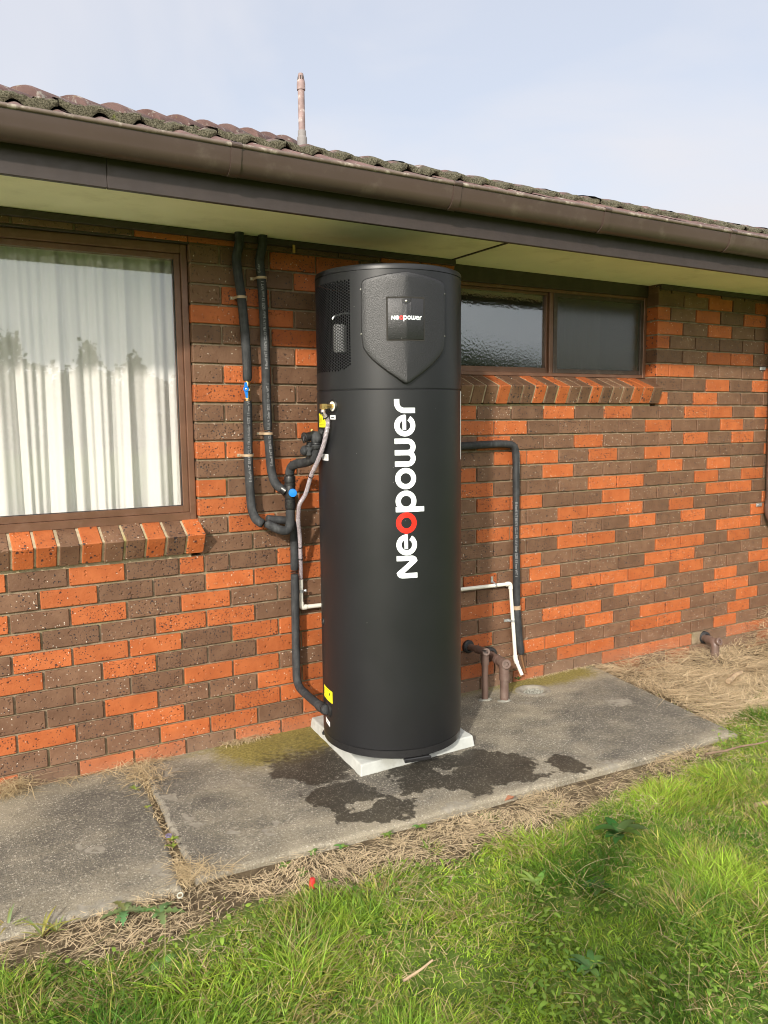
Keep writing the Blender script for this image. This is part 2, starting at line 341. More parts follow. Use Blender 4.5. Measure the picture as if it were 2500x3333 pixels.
M['twig'] = plain('brown_twig', (0.17, 0.115, 0.075), 0.85, 0.25, 30)
M['tree_leaf'] = plain('dark_tree_foliage', (0.035, 0.055, 0.020), 0.8, 0.4, 3)
M['stone'] = plain('grey_rubble', (0.24, 0.235, 0.20), 0.9, 0.2, 30, bump=0.6, bscale=90)
M['skin'] = plain('skin', (0.45, 0.27, 0.19), 0.5); M['jacket'] = plain('dark_jacket', (0.05, 0.055, 0.07), 0.8)

# ------------------------------------------------------------------ mesh helpers
class MB:
    def __init__(s): s.v = []; s.f = []; s.mi = []
    def add(s, verts, faces, mi=0):
        b = len(s.v); s.v.extend([tuple(v) for v in verts]); s.f.extend([tuple(i + b for i in f) for f in faces]); s.mi.extend([mi] * len(faces)); return s
    def box(s, x0, x1, y0, y1, z0, z1, mi=0):
        v = [(x0, y0, z0), (x1, y0, z0), (x1, y1, z0), (x0, y1, z0), (x0, y0, z1), (x1, y0, z1), (x1, y1, z1), (x0, y1, z1)]
        return s.add(v, [(0, 3, 2, 1), (4, 5, 6, 7), (0, 1, 5, 4), (1, 2, 6, 5), (2, 3, 7, 6), (3, 0, 4, 7)], mi)
    def tube(s, pts, rad, seg=14, caps=True, mi=0):
        pts = [Vector(p) for p in pts]; n = len(pts)
        rad = rad if hasattr(rad, '__len__') else [rad] * n
        tan = []
        for i in range(n):
            a = pts[min(i + 1, n - 1)] - pts[max(i - 1, 0)]
            if a.length < 1e-9: a = tan[-1] if tan else Vector((0, 0, 1))
            tan.append(a.normalized())
        ref = Vector((0, 0, 1)) if abs(tan[0].z) < 0.9 else Vector((1, 0, 0))
        nx = tan[0].cross(ref).normalized(); V = []; F = []
        for i in range(n):
            nx = (nx - tan[i] * nx.dot(tan[i])).normalized(); ny = tan[i].cross(nx)
            for k in range(seg):
                a = 2 * PI * k / seg; V.append(pts[i] + (nx * math.cos(a) + ny * math.sin(a)) * rad[i])
        for i in range(n - 1):
            for k in range(seg):
                a = i * seg + k; b = i * seg + (k + 1) % seg; F.append((a, b, b + seg, a + seg))
        if caps: F.append(tuple(range(seg - 1, -1, -1))); F.append(tuple((n - 1) * seg + k for k in range(seg)))
        return s.add(V, F, mi)
    def lathe(s, prof, origin=(0, 0, 0), axis=(0, 0, 1), seg=32, mi=0):
        ax = Vector(axis).normalized(); ref = Vector((0, 0, 1)) if abs(ax.z) < 0.9 else Vector((1, 0, 0))
        nx = ax.cross(ref).normalized(); ny = ax.cross(nx); o = Vector(origin); V = []; F = []
        for r, h in prof:
            for k in range(seg):
                a = 2 * PI * k / seg; V.append(o + ax * h + (nx * math.cos(a) + ny * math.sin(a)) * r)
        for i in range(len(prof) - 1):
            for k in range(seg):
                a = i * seg + k; b = i * seg + (k + 1) % seg; F.append((a, b, b + seg, a + seg))
        return s.add(V, F, mi)
    def blob(s, c, r, seg=14, rings=9, mi=0, amp=0.0, seed=0):
        c = Vector(c); r = Vector(r) if hasattr(r, '__len__') else Vector((r, r, r)); V = []; F = []
        for i in range(rings + 1):
            th = PI * i / rings
            for k in range(seg):
                a = 2 * PI * k / seg; d = Vector((math.sin(th) * math.cos(a), math.sin(th) * math.sin(a), math.cos(th)))
                q = 1 + amp * mnoise.noise(d * 1.7 + Vector((seed * 3.1, seed, 0)))
                V.append(c + Vector((d.x * r.x, d.y * r.y, d.z * r.z)) * q)
        for i in range(rings):
            for k in range(seg):
                a = i * seg + k; b = i * seg + (k + 1) % seg; F.append((a, a + seg, b + seg, b))
        return s.add(V, F, mi)
    def mesh(s, name, mats, smooth=False, bevel=0.0, bseg=1, angle=None, xf=None):
        me = bpy.data.meshes.new(name); V = s.v if xf is None else [xf(v) for v in s.v]
        me.from_pydata(V, [], s.f); me.polygons.foreach_set('material_index', s.mi)
        bm = bmesh.new(); bm.from_mesh(me)
        bmesh.ops.recalc_face_normals(bm, faces=bm.faces)
        if bevel: bmesh.ops.bevel(bm, geom=list(bm.edges), offset=bevel, segments=bseg, affect='EDGES', profile=0.6, clamp_overlap=True)
        bm.to_mesh(me); bm.free()
        for m in (mats if isinstance(mats, (list, tuple)) else [mats]): me.materials.append(m)
        if smooth:
            me.polygons.foreach_set('use_smooth', [True] * len(me.polygons))
            me.set_sharp_from_angle(angle=R_(angle or 35))
        return me
def link(o, parent=None):
    COL.objects.link(o)
    if parent is not None:
        o.parent = parent
        off = Vector(); q = parent
        while q is not None: off += q.location; q = q.parent
        o.location = o.location - off
    return o
def obj(name, mb, mats, parent=None, smooth=False, loc=(0, 0, 0), **k):
    me = mb.mesh(name, mats, smooth, **k) if isinstance(mb, MB) else mb
    o = bpy.data.objects.new(name, me); o.location = loc
    return link(o, parent)
def tag(o, label=None, cat=None, group=None, kind=None):
    if label: o['label'] = label
    if cat: o['category'] = cat
    if group: o['group'] = group
    if kind: o['kind'] = kind
    return o
def thing(name, label, cat, loc=(0, 0, 0), group=None):
    o = bpy.data.objects.new(name, None); o.location = loc; o.empty_display_size = 0.1
    COL.objects.link(o); return tag(o, label, cat, group)
def smooth_path(pts, per=8):
    P = [Vector(p) for p in pts]; out = []
    for i in range(len(P) - 1):
        p0 = P[max(i - 1, 0)]; p1 = P[i]; p2 = P[i + 1]; p3 = P[min(i + 2, len(P) - 1)]
        for k in range(per):
            t = k / per
            out.append(0.5 * ((2 * p1) + (p2 - p0) * t + (2 * p0 - 5 * p1 + 4 * p2 - p3) * t * t + (3 * p1 - p0 - 3 * p2 + p3) * t ** 3))
    out.append(P[-1]); return out
def fillet(pts, rad, n=8):
    """polyline with its corners rounded to a given radius"""
    P = [Vector(p) for p in pts]; out = [P[0]]
    for i in range(1, len(P) - 1):
        a = (P[i - 1] - P[i]); b = (P[i + 1] - P[i]); r = min(rad, a.length * 0.48, b.length * 0.48)
        s, e = P[i] + a.normalized() * r, P[i] + b.normalized() * r
        for k in range(n + 1):
            t = k / n; out.append((1 - t) ** 2 * s + 2 * t * (1 - t) * P[i] + t * t * e)
    out.append(P[-1]); return out
def ss(a, b, x):
    t = np.clip((x - a) / (b - a), 0, 1); return t * t * (3 - 2 * t)
_perm = RNG.permutation(512)
def vnoise(x, y, s=1.0, seed=0):
    x = np.asarray(x, float) * s + seed * 17.3; y = np.asarray(y, float) * s - seed * 9.1
    xi = np.floor(x).astype(int); yi = np.floor(y).astype(int); fx = x - xi; fy = y - yi
    fx = fx * fx * (3 - 2 * fx); fy = fy * fy * (3 - 2 * fy)
    h = lambda i, j: _perm[(_perm[i & 511] + j) & 511] / 511.0
    return (h(xi, yi) * (1 - fx) + h(xi + 1, yi) * fx) * (1 - fy) + (h(xi, yi + 1) * (1 - fx) + h(xi + 1, yi + 1) * fx) * fy
def fbm(x, y, s=1.0, o=4, seed=0):
    r = 0; a = 0.5; t = 0
    for i in range(o): r = r + a * vnoise(x, y, s * 2 ** i, seed + i); t += a; a *= 0.5
    return r / t

# ------------------------------------------------------------------ ground
def gz(x, y):
    x = np.asarray(x, float); y = np.asarray(y, float)
    z = -0.022 - 0.085 * ss(0.7, 1.5, x) * ss(-1.6, -0.6, y)
    z = z + 0.022 * (fbm(x, y, 2.3, 3, 3) - 0.5) + 0.03 * (fbm(x, y, 0.5, 2, 8) - 0.5)
    return z - 0.12 * ss(-0.02, 0.05, y)
BX = np.array([-4.5, -3.2, -2.57, -2.4, -2.23, -2.12, -1.89, -1.8, -1.64, -1.58, -1.43, -1.33, -1.14, -0.96, -0.74, -0.49, 0.0, 0.45, 0.82, 1.35, 2.2, 4.0])
BY = np.array([-1.12, -1.15, -1.19, -1.25, -1.29, -1.29, -1.28, -1.24, -1.26, -1.32, -1.33, -1.30, -1.39, -1.33, -1.35, -1.35, -1.30, -1.25, -0.97, -0.91, -0.80, -0.75])
def bound(x): return np.interp(x, BX, BY)
def grassiness(x, y):
    d = bound(x) - y + 0.10 * (fbm(x, y, 5, 3, 5) - 0.5)
    return ss(-0.03, 0.05, d)
def make_ground():
    def axis(lo, hi, fine_lo, fine_hi, step):
        a = list(np.arange(fine_lo, fine_hi, step)); s = step; x = fine_hi
        while x < hi: a.append(x); s *= 1.35; x += s
        s = step; x = fine_lo; 
        while x > lo: s *= 1.35; x -= s; a.append(x)
        return np.array(sorted(set(a)))
    xs = axis(-450, 450, -3.6, 3.6, 0.035); ys = axis(-450, 450, -3.4, 0.1, 0.035)
    X, Y = np.meshgrid(xs, ys); Z = gz(X, Y); nx, ny = len(xs), len(ys)
    V = np.stack([X, Y, Z], -1).reshape(-1, 3)
    i = np.arange(nx - 1)[None] + np.arange(ny - 1)[:, None] * nx
    F = np.stack([i, i + 1, i + nx + 1, i + nx], -1).reshape(-1, 4)
    me = bpy.data.meshes.new('ground'); me.from_pydata(V.tolist(), [], F.tolist())
    me.attributes.new('grassy', 'FLOAT', 'POINT').data.foreach_set('value', np.where(Y.ravel() > 0.6, 1.0, grassiness(V[:, 0], V[:, 1])).astype(np.float32))
    me.materials.append(M['soil']); me.polygons.foreach_set('use_smooth', [True] * len(F))
    tag(obj('ground', me, None), kind='structure')
make_ground()

# ------------------------------------------------------------------ path of two concrete slabs
WET = [[(-1.39, -.67), (-1.25, -.62), (-1.14, -.70), (-1.09, -.83), (-1.06, -.91), (-1.0, -.97), (-1.05, -1.03), (-1.17, -1.02), (-1.27, -1.0), (-1.35, -.92), (-1.38, -.78)],
       [(-1.34, -.02), (-1.06, -.02), (-1.05, -.30), (-1.08, -.56), (-1.13, -.67), (-1.25, -.63), (-1.35, -.60), (-1.42, -.47), (-1.40, -.2)],
       [(-1.0, -.75), (-.92, -.64), (-.70, -.62), (-.48, -.69), (-.36, -.81), (-.35, -.93), (-.41, -.99), (-.32, -1.07), (-.43, -1.06), (-.62, -1.02), (-.76, -1.07), (-.80, -.98), (-.87, -.89), (-.97, -.92), (-1.03, -.86)],
       [(-.31, -.95), (-.19, -.92), (-.14, -.98), (-.15, -1.05), (-.23, -1.10), (-.32, -1.07)]]
def sdist(X, Y, poly):
    ins = np.zeros(X.shape, bool); d = np.full(X.shape, 9.0); n = len(poly)
    for i in range(n):
        (x0, y0), (x1, y1) = poly[i], poly[(i + 1) % n]
        c = ((y0 > Y) != (y1 > Y)) & (X < (x1 - x0) * (Y - y0) / (y1 - y0 + 1e-12) + x0); ins ^= c
        t = np.clip(((X - x0) * (x1 - x0) + (Y - y0) * (y1 - y0)) / ((x1 - x0) ** 2 + (y1 - y0) ** 2), 0, 1)
        d = np.minimum(d, np.hypot(X - x0 - t * (x1 - x0), Y - y0 - t * (y1 - y0)))
    return np.where(ins, -d, d)
GULLY = (0.272, -0.175)
def make_slab(q, parent, seed, h=0.009):
    (a, b, c, d) = [np.array(p) for p in q]                 # back-left, back-right, front-right, front-left
    nu = int(np.linalg.norm(b - a) / h); nv = int(np.linalg.norm(d - a) / h)
    U, Vv = np.meshgrid(np.linspace(0, 1, nu + 1), np.linspace(0, 1, nv + 1))
    P = (a * ((1 - U) * (1 - Vv))[..., None] + b * (U * (1 - Vv))[..., None] + c * (U * Vv)[..., None] + d * ((1 - U) * Vv)[..., None])
    X, Y = P[..., 0], P[..., 1]
    eu = np.minimum(U, 1 - U) * np.linalg.norm(b - a); ev = (1 - Vv) * np.linalg.norm(d - a)
    Y = Y + (1 - ss(0, .06, ev)) * 0.022 * (fbm(X, Y * 0, 6, 4, seed) - 0.5); X = X + (1 - ss(0, .05, eu)) * 0.016 * (fbm(X * 0, Y, 7, 4, seed + 2) - 0.5)
    e = np.minimum(eu, ev)
    Z = -0.010 * (1 - ss(0, 0.014, e)) + 0.005 * (fbm(X, Y, 3, 3, seed) - 0.5) + 0.0016 * (fbm(X, Y, 60, 2, seed) - 0.5)
    # chipped corner towards the neighbouring slab
    gd = np.hypot((X - GULLY[0]) / 1.15, (Y - GULLY[1])); rim = 0.060 + 0.008 * (fbm(X, Y, 30, 2, 4) - 0.5)
    Z = Z - 0.032 * (1 - ss(rim - 0.012, rim + 0.006, gd)) + 0.006 * np.exp(-((gd - 0.080) / 0.014) ** 2)
    wet = np.zeros(X.shape)
    jx = X + 0.13 * (fbm(X, Y, 9, 3, 21) - 0.5) + .085 * (fbm(X, Y, 38, 3, 23) - .5); jy = Y + 0.13 * (fbm(X, Y, 9, 3, 25) - 0.5) + .085 * (fbm(X, Y, 38, 3, 27) - .5)
    for i, w in enumerate(WET):
        s = sdist(jx, jy, w); wet = np.maximum(wet, ss(0.035, -0.04, s) * (1.0 if i != 1 else .40 + .35 * ss(-.15, -.5, Y)))
    for hx, hy, hr in ((-1.21, -0.85, 0.05), (-0.77, -0.80, 0.03)): wet = wet * ss(hr * 0.4, hr * 1.4, np.hypot((jx - hx) / 1.6, jy - hy))
    moss = 1.05 * ss(-0.50, -0.08, Y) * ss(-1.72, -1.36, X) * ss(-0.95, -1.1, X) + 0.85 * ss(-0.24, -0.05, Y + 0.05 * X) * ss(0.0, 0.35, X) * ss(0.95, 0.7, X)
    moss = np.maximum(moss, 0.40 * ss(-0.13, -0.02, Y) * ss(-1.9, -1.6, X)) + 0.25 * np.exp(-(np.hypot(X - .25, Y + .1) / .12) ** 2)
    moss = moss * (0.55 + 0.9 * fbm(X, Y, 5, 3, 31))
    bare = np.zeros(X.shape)
    for bx, by, rx, ry in ((-1.84, -.41, .045, .06), (-1.86, -.60, .03, .05), (-1.85, -.66, .05, .025), (-2.04, -.93, .05, .10), (-2.25, -.60, .035, .03), (-2.21, -.66, .05, .03), (-2.36, -.57, .04, .02),
                           (-2.42, -.66, .05, .02), (.53, -.55, .10, .06), (-1.79, -.16, .06, .04), (-1.72, -.80, .03, .03), (-1.60, -.88, .03, .03), (-1.55, -.46, .04, .03), (GULLY[0], GULLY[1], .085, .080), (GULLY[0], GULLY[1], .075, .07), (.12, -.30, .06, .03)):
        bare = np.maximum(bare, (0.62 if bx < 0.2 or bx > .4 else 1.0) * np.exp(-(((jx - bx) / rx) ** 2 + ((jy - by) / ry) ** 2) * 0.7))
    bare = np.maximum(bare, 0.55 * (1 - ss(0.02, 0.12, ev)) * fbm(X, Y, 6, 3, 41) * 1.2)
    bare = np.maximum(bare, 0.5 * (1 - ss(0.01, 0.05, np.where(eu < 0.2, eu, 9))))
    tone = .56 + 1.3 * (fbm(X, Y, 1.7, 3, 61) - .5) + .75 * (fbm(X, Y * 1.6, 8, 5, 65) - .5)
    tone = tone - .40 * ss(-.30, -.02, Y) - .35 * (1 - ss(0, .16, ev)) + .18 * ss(.1, .5, -Y) * ss(.1, .4, ev)
    onr = 1 - ss(.080, .098, gd + .010 * (fbm(X, Y, 40, 2, 77) - .5)); moss = moss * (1 - onr) ; bare = np.where(onr > .02, np.maximum(bare * (1 - onr), 1.3 * onr), bare); tone = tone * (1 - onr) - .6 * onr
    moss = np.where(gd < .052, .35, moss); bare = np.where(gd < .050, 0, bare); tone = np.where(gd < .05, 1.2, tone)
    n0 = (nu + 1) * (nv + 1); V = np.stack([X, Y, Z], -1).reshape(-1, 3)
    i = np.arange(nu)[None] + np.arange(nv)[:, None] * (nu + 1)
    F = np.stack([i, i + nu + 1, i + nu + 2, i + 1], -1).reshape(-1, 4).tolist()
    ring = list(range(nu + 1)) + [(r + 1) * (nu + 1) - 1 for r in range(1, nv + 1)] + [nv * (nu + 1) + k for k in range(nu - 1, -1, -1)] + [r * (nu + 1) for r in range(nv - 1, 0, -1)]
    low = V[ring].copy(); low[:, 2] = -0.13; V = np.vstack([V, low]); m = len(ring)
    for k in range(m): F.append((ring[k], ring[(k + 1) % m], n0 + (k + 1) % m, n0 + k))
    me = bpy.data.meshes.new('slab'); me.from_pydata(V.tolist(), [], F)
    for nm, a_ in (('wet', wet), ('moss', moss), ('bare', bare), ('tone', tone)):
        arr = np.concatenate([a_.ravel(), np.zeros(m)]).astype(np.float32); me.attributes.new(nm, 'FLOAT', 'POINT').data.foreach_set('value', arr)
    me.materials.append(M['concrete']); me.polygons.foreach_set('use_smooth', [True] * len(F)); me.set_sharp_from_angle(angle=R_(50))
    return obj('slab', me, None, parent)
path = thing('path', None, None); path['kind'] = 'structure'
make_slab([(-3.7, .004), (-1.906, .004), (-2.006, -1.075), (-3.7, -.97)], path, 1)
make_slab([(-1.893, .004), (.908, .004), (.724, -1.174), (-1.955, -1.045)], path, 5)

# ------------------------------------------------------------------ house
house = thing('brick_house', 'single storey house of orange and brown speckled bricks under a mossy tiled roof', 'house', (0, 0.1, -0.2))
def tz(z, x): return z - 0.0085 * (x + 0.6)                 # the eave falls a little to the right
def tilt(v): return (v[0], v[1], tz(v[2], v[0]))
EY = -0.1425                                                  # eave overhang beyond 0.54 m
def eave(v): return (v[0], v[1] + EY, tz(v[2] + EY * (.24 + (v[2] - 2.368) * .54), v[0]))
LWIN = (-3.42, -1.58, 0.935, 2.335); RWIN = (-0.15, 1.405, 1.619, 2.42)
def wtilt(x, z): return -0.0047 * (x - 1.7) * float(np.clip((z - 0.55) / 0.8, 0, 1))
wmb = MB(); YB = 0.0115
def wbox(x0, x1, z0, z1): wmb.box(x0, x1, YB, 0.12, z0, z1)
g = 0.006
wbox(-4.2, LWIN[0] - g, -0.3, 2.44); wbox(LWIN[0] - g, LWIN[1] + g, -0.3, LWIN[2]); wbox(LWIN[0] - g, LWIN[1] + g, 2.338, 2.44)
wbox(LWIN[1] + g, RWIN[0] - g, -0.3, 2.44); wbox(RWIN[0] - g, RWIN[1] + g, -0.3, RWIN[2] - 0.004); wbox(RWIN[1] + g, 4.2, -0.3, 2.44)
wall = obj('brick_wall', wmb, M['mortar'], house)
ROWS = {  # course: start of the left run in brick lengths of 0.24 m, its colours, start of the right run, its colours
 -9: (-6.58, 'OBBBOO', 9, ''), -8: (-6.58, 'bBOOBO', 9, ''), -7: (-6.58, 'BBOBOB', 9, ''), -6: (-6.58, 'bOBBOB', 9, ''), -5: (-6.58, 'OOBBOB', 9, ''), -4: (-6.58, 'bBOBOB', 9, ''),
 -3: (-6.58, 'BBOBBO', 9, ''), -2: (-6.58, 'bOBBOB', 9, ''), -1: (-6.58, 'OBBBOB', 9, ''), 0: (-6.58, 'bBB', -1, 'OBBOBOBBOOBO'), 1: (-6.58, 'BBO', -.5, 'OOBBBBOBBOBO'),
 2: (-6.58, 'oOB', -1, 'BOBBOBBBOBOB'), 3: (-6.58, 'BOB', -.5, 'BOOBOBOBBBBO'), 4: (-6.58, 'oBO', -1, 'OBBOBBBOBOBB'), 5: (-6.58, 'OBO', -.5, 'OBBBOOBBOBOB'),
 6: (-6.58, 'bOB', -1, 'BOOBBOBBBOOB'), 7: (-6.58, 'BBB', -.5, 'BBBOOOBOBBBO'), 8: (-11, 'OBOBobBO', -1, 'BOOOBBOBOBBO'), 9: (-10.5, 'BOBBOOO', -.5, 'BBBOOBBBBOOB'),
 10: (-11, 'OBOBOBB', -1, 'BBOBBBBOOBOB'), 11: (-10.5, 'OBBOOBB', -.38, 'OBOBBBOOBBBO'), 12: (-11, 'BOOOBOO', -1, 'BBOBOOOBOBBO'), 13: (-10.5, 'OBOBBOO', -.5, 'OOBBBOOBBOBO'),
 14: (-11, 'BBBBOOB', -.95, 'BBBOOBBBBOOB'), 15: (-10.5, 'BBOBBOO', -.5, 'OBBBOBOOBBOB'), 16: (-11, 'OOBOBOO', -.86, 'BBOOBBOOBBOB'), 17: (-10.5, 'BBBOOBO', -.45, 'OBBOOBBBBOBB'),
 18: (-11, 'OBOOBOO', -.88, 'BBOBBOOOogBOO'), 19: (-10.5, 'BBOBBOB', -.45, 'BOBBBOBOBBBO'), 20: (-11, 'BOBBOBO', -.9, 'BBOBBBOOBBBO')}
UP_RIGHT = {-9: 'bBOBBBOB', -8: 'BBOBOBBO', -7: 'oBOBOBOB', -6: 'OBOBBOBB', -5: 'oBBBBOBO', -4: 'BBOOBBOB', -3: 'oOBBBOBB', -2: 'BBOBOBBO', -1: 'oBOBBBOB'}
bricks = []                                                   # x0, x1, z0, z1, colour
def row(k, start, s, x_lo=-9, x_hi=9):
    p = 0.086 if k >= 0 else 0.0885
    zc = 1.575 - p * k; z0, z1 = zc - p / 2 + 0.005, zc + p / 2 - 0.005
    if k == -9: z0, z1 = 2.328, 2.395
    n = start
    for ch in s:
        w = 0.5 if ch.islower() else 1.0
        if n == -6.58: w = w if ch.islower() else 1.0
        a, b = (n * 0.24 if n != -6.58 else -1.585), (n + w) * 0.24
        if n == -6.58:                                       # the pier's corner bricks
            b = (-6.0 if k % 2 == 0 else -5.5) * 0.24
            n = -6.0 if k % 2 == 0 else -5.5
        else: n += w
        bricks.append([max(a + 0.005, x_lo), min(b - 0.005, x_hi), z0, z1, ch.upper()])
for k, (st, sl_, st2, sr_) in ROWS.items():
    row(k, st, sl_, x_hi=RWIN[0] if k < 0 else 9)
    if sr_:
        n = st + sum(.5 if c.islower() else 1 for c in sl_) if st != -6.58 else (-6.0 if k % 2 == 0 else -5.5) + len(sl_) - 1
        while n < st2 - .02:
            w = min(1.0, st2 - n)
            if w > .15: row(k, n, random.choice('OBB') if w > .9 else random.choice('OBB'), x_hi=st2 * .24 - .005)
            n += w
        row(k, st2, sr_)
    if k == -9: row(k, -10.58, 'BBBO')
for k, s in UP_RIGHT.items():
    p = 0.0885; zc = 1.575 - p * k; n = RWIN[1]
    for i, ch in enumerate(s):
        w = 0.110 if ch.islower() else 0.230
        z0, z1 = (zc - p / 2 + .005, zc + p / 2 - .005) if k > -9 else (2.314, 2.395)
        bricks.append([n, n + w, z0, z1, ch.upper()]); n += w + 0.010
mcache = {}
def brick_mesh(w, h, ch):
    key = (round(w, 3), round(h, 3), ch)
    if key not in mcache:
        mcache[key] = MB().box(-w / 2, w / 2, 0, 0.105, -h / 2, h / 2).mesh('brick', {'O': M['orange'], 'B': M['brown'], 'G': M['mortar']}[ch], bevel=0.0028, bseg=1)
    return mcache[key]
ok = []
for x0, x1, z0, z1, ch in bricks:
    if x1 - x0 < 0.03 or x1 < -4.1 or x0 > 3.6: continue
    zc = (z0 + z1) / 2
    if x1 < LWIN[1] + 0.03 and LWIN[2] < zc < LWIN[3] - 0.02: continue
    if x0 > RWIN[0] - 0.02 and x1 < RWIN[1] + 0.03 and zc > RWIN[2] + 0.0: continue
    ok.append((x0, x1, z0, z1, ch))
def seen(b):
    c = Vector(((b[0] + b[1]) / 2, 0, (b[2] + b[3]) / 2)); d = c - CAM_LOC
    zc = d.dot(FWD); u = d.dot(RT) / zc * 2609.5; v = d.dot(UPV) / zc * 2609.5
    if abs(u) > 1330 or abs(v) > 1700: return 0
    az = math.degrees(math.atan2(d.x, d.y))
    if 26.2 < az < 34.2 and c.z < 2.0: return 0
    if c.z < -0.03 and c.x < 0.9: return 0
    return (b[1] - b[0]) * abs(d.y) / d.length ** 3
ok.sort(key=seen, reverse=True)
rest = MB(); rest_rnd = []
for i, b in enumerate(ok):
    w, h = b[1] - b[0], b[3] - b[2]; cx, cz = (b[0] + b[1]) / 2, (b[2] + b[3]) / 2; cz += wtilt(cx, cz)
    yo = random.uniform(-0.0012, 0.0012)
    if i < 300 and seen(b) > 0:
        o = bpy.data.objects.new('brick', brick_mesh(w, h, b[4])); o.location = (cx, yo, cz)
        o.rotation_euler = (random.uniform(-.004, .004), 0.0047 * float(np.clip((cz - .55) / .8, 0, 1)) + random.uniform(-.002, .002), random.uniform(-.003, .003)); link(o, wall)
    else:
        mi = {'O': 0, 'B': 1, 'G': 2}[b[4]]
        bm0 = brick_mesh(w, h, b[4]); rest.add([(v.co.x + cx, v.co.y + yo, v.co.z + cz) for v in bm0.vertices], [tuple(p.vertices) for p in bm0.polygons], mi)
        rest_rnd += [random.random()] * len(bm0.vertices)
rme = rest.mesh('brick', [M['orange'], M['brown'], M['mortar']])
rme.attributes.new('rnd', 'FLOAT', 'POINT').data.foreach_set('value', rest_rnd)
tag(obj('bricks', rme, None, wall), kind='stuff')

# --- sloping brick sills
def make_sill(x_end, cols, yf, zf, ang, yb, pitch, zshelf, x_start, tone):
    s = MB(); ca, sa = math.cos(ang), math.sin(ang); L = (yb - yf) / ca + 0.06; H = 0.108
    def T(x, a, b): return (x, yf + a * ca + b * sa, zf + a * sa - b * ca)     # a: up the slope, b: down the face
    V = [T(x, a, b) for x in (x_start, x_end - 0.004) for a, b in ((0.007, 0.004), (L, 0.004), (L, H - 0.004), (0.007, H - 0.004))]
    s.add(V, [(0, 1, 2, 3), (7, 6, 5, 4), (0, 4, 5, 1), (1, 5, 6, 2), (2, 6, 7, 3), (3, 7, 4, 0)])
    s.box(x_start, x_end - 0.05, 0.004, 0.10, zshelf, zshelf + 0.03)
    root = obj('window_sill', s, M['sill_mortar'], house)
    for i, ch in enumerate(cols):
        x1 = x_end - i * pitch; x0 = x1 - pitch + 0.010
        if x1 < x_start: break
        b = MB(); V = [T(x, a, c) for x in (-(x1 - x0) / 2, (x1 - x0) / 2) for a, c in ((0, 0), (L, 0), (L, H), (0, H))]
        cx = (x0 + x1) / 2; b.add([(v[0], v[1], v[2]) for v in V], [(0, 1, 2, 3), (7, 6, 5, 4), (0, 4, 5, 1), (1, 5, 6, 2), (2, 6, 7, 3), (3, 7, 4, 0)])
        o = bpy.data.objects.new('brick', b.mesh('sill_brick', M['orange' if ch == 'O' else 'brown'], bevel=0.004))
        o.location = (cx, random.uniform(-.002, .002), random.uniform(-.0015, .0015)); o.rotation_euler.z = random.uniform(-.006, .006); link(o, root)
make_sill(-1.572, 'OBOBBOBOOBOBBOBBOBOB', -0.075, 1.043, R_(29), 0.035, 0.0905, 0.930, -3.40, 0)
make_sill(1.405, 'BOOBBBOBBOBOBBOBBBOB', -0.063, 1.7305, R_(21.5), 0.095, 0.0868, 1.600, -0.145, 0)

# --- windows
def frame_bar(mb, x0, x1, y0, y1, z0, z1): mb.box(x0, x1, y0, y1, z0, z1)
lw = obj('window', MB().box(-3.41, -1.588, 0.105, 0.112, 1.10, 1.11), M['alu'], house)
fr = MB(); X0, X1, Z0, Z1 = -3.41, -1.583, 1.100, 2.336
fr.box(X0, X0 + .03, .028, .105, Z0, Z1); fr.box(X1 - .028, X1, .028, .105, Z0, Z1)
fr.box(X0 + .03, X1 - .028, .028, .105, Z0, Z0 + .036); fr.box(X0 + .03, X1 - .028, .030, .105, Z1 - .040, Z1)
obj('window_frame', fr, M['alu'], lw, bevel=0.002)
sa = MB(); a0, a1, b0, b1 = X0 + .0305, X1 - .0285, Z0 + .0365, Z1 - .0405
sa.box(a1 - .026, a1, .044, .09, b0, b1); sa.box(a0, a0 + .026, .044, .09, b0, b1); sa.box(a0 + .026, a1 - .026, .044, .09, b0, b0 + .030); sa.box(a0 + .026, a1 - .026, .044, .09, b1 - .024, b1)
obj('sash', sa, M['alu'], lw, bevel=0.0015)
gk = MB(); gk.box(a1 - .0285, a1 - .0255, .055, .064, b0 + .03, b1 - .024); gk.box(a0 + .03, a1 - .0285, .055, .064, b0 + .0295, b0 + .0325)
obj('glazing_seal', gk, M['rubber'], lw)
obj('pane', MB().box(a0 + .024, a1 - .024, .063, .067, b0 + .028, b1 - .022), M['pane'], lw)
obj('lintel', MB().box(-3.42, -1.575, .006, .03, 2.3365, 2.347), M['trim'], lw, bevel=.002)
rw = obj('window', MB().box(-0.148, 1.402, 0.165, 0.17, 1.797, 1.81), M['alu_dark'], house)
fr = MB(); X0, X1, Z0, Z1 = -0.148, 1.402, 1.793, 2.300
fr.box(X0, X0 + .03, .088, .165, Z0, Z1); fr.box(X1 - .026, X1, .088, .165, Z0, Z1); fr.box(X0 + .03, X1 - .026, .088, .165, Z0, Z0 + .020); fr.box(X0 + .03, X1 - .026, .088, .165, Z1 - .018, Z1)
fr.box(.598, .626, .094, .16, Z0 + .020, Z1 - .018)
obj('window_frame', fr, M['alu'], rw, bevel=0.002)
sl = MB(); sl.box(X0 + .0305, .5975, .112, .15, Z0 + .0205, Z0 + .052); sl.box(X0 + .0305, .5975, .112, .15, Z1 - .034, Z1 - .0185); sl.box(X0 + .0305, X0 + .045, .112, .15, Z0 + .052, Z1 - .034); sl.box(.585, .5975, .112, .15, Z0 + .052, Z1 - .034)
obj('fixed_sash', sl, M['alu'], rw, bevel=0.0015)
sd = MB(); q0, q1, r0, r1 = .6265, X1 - .0265, Z0 + .0205, Z1 - .0185
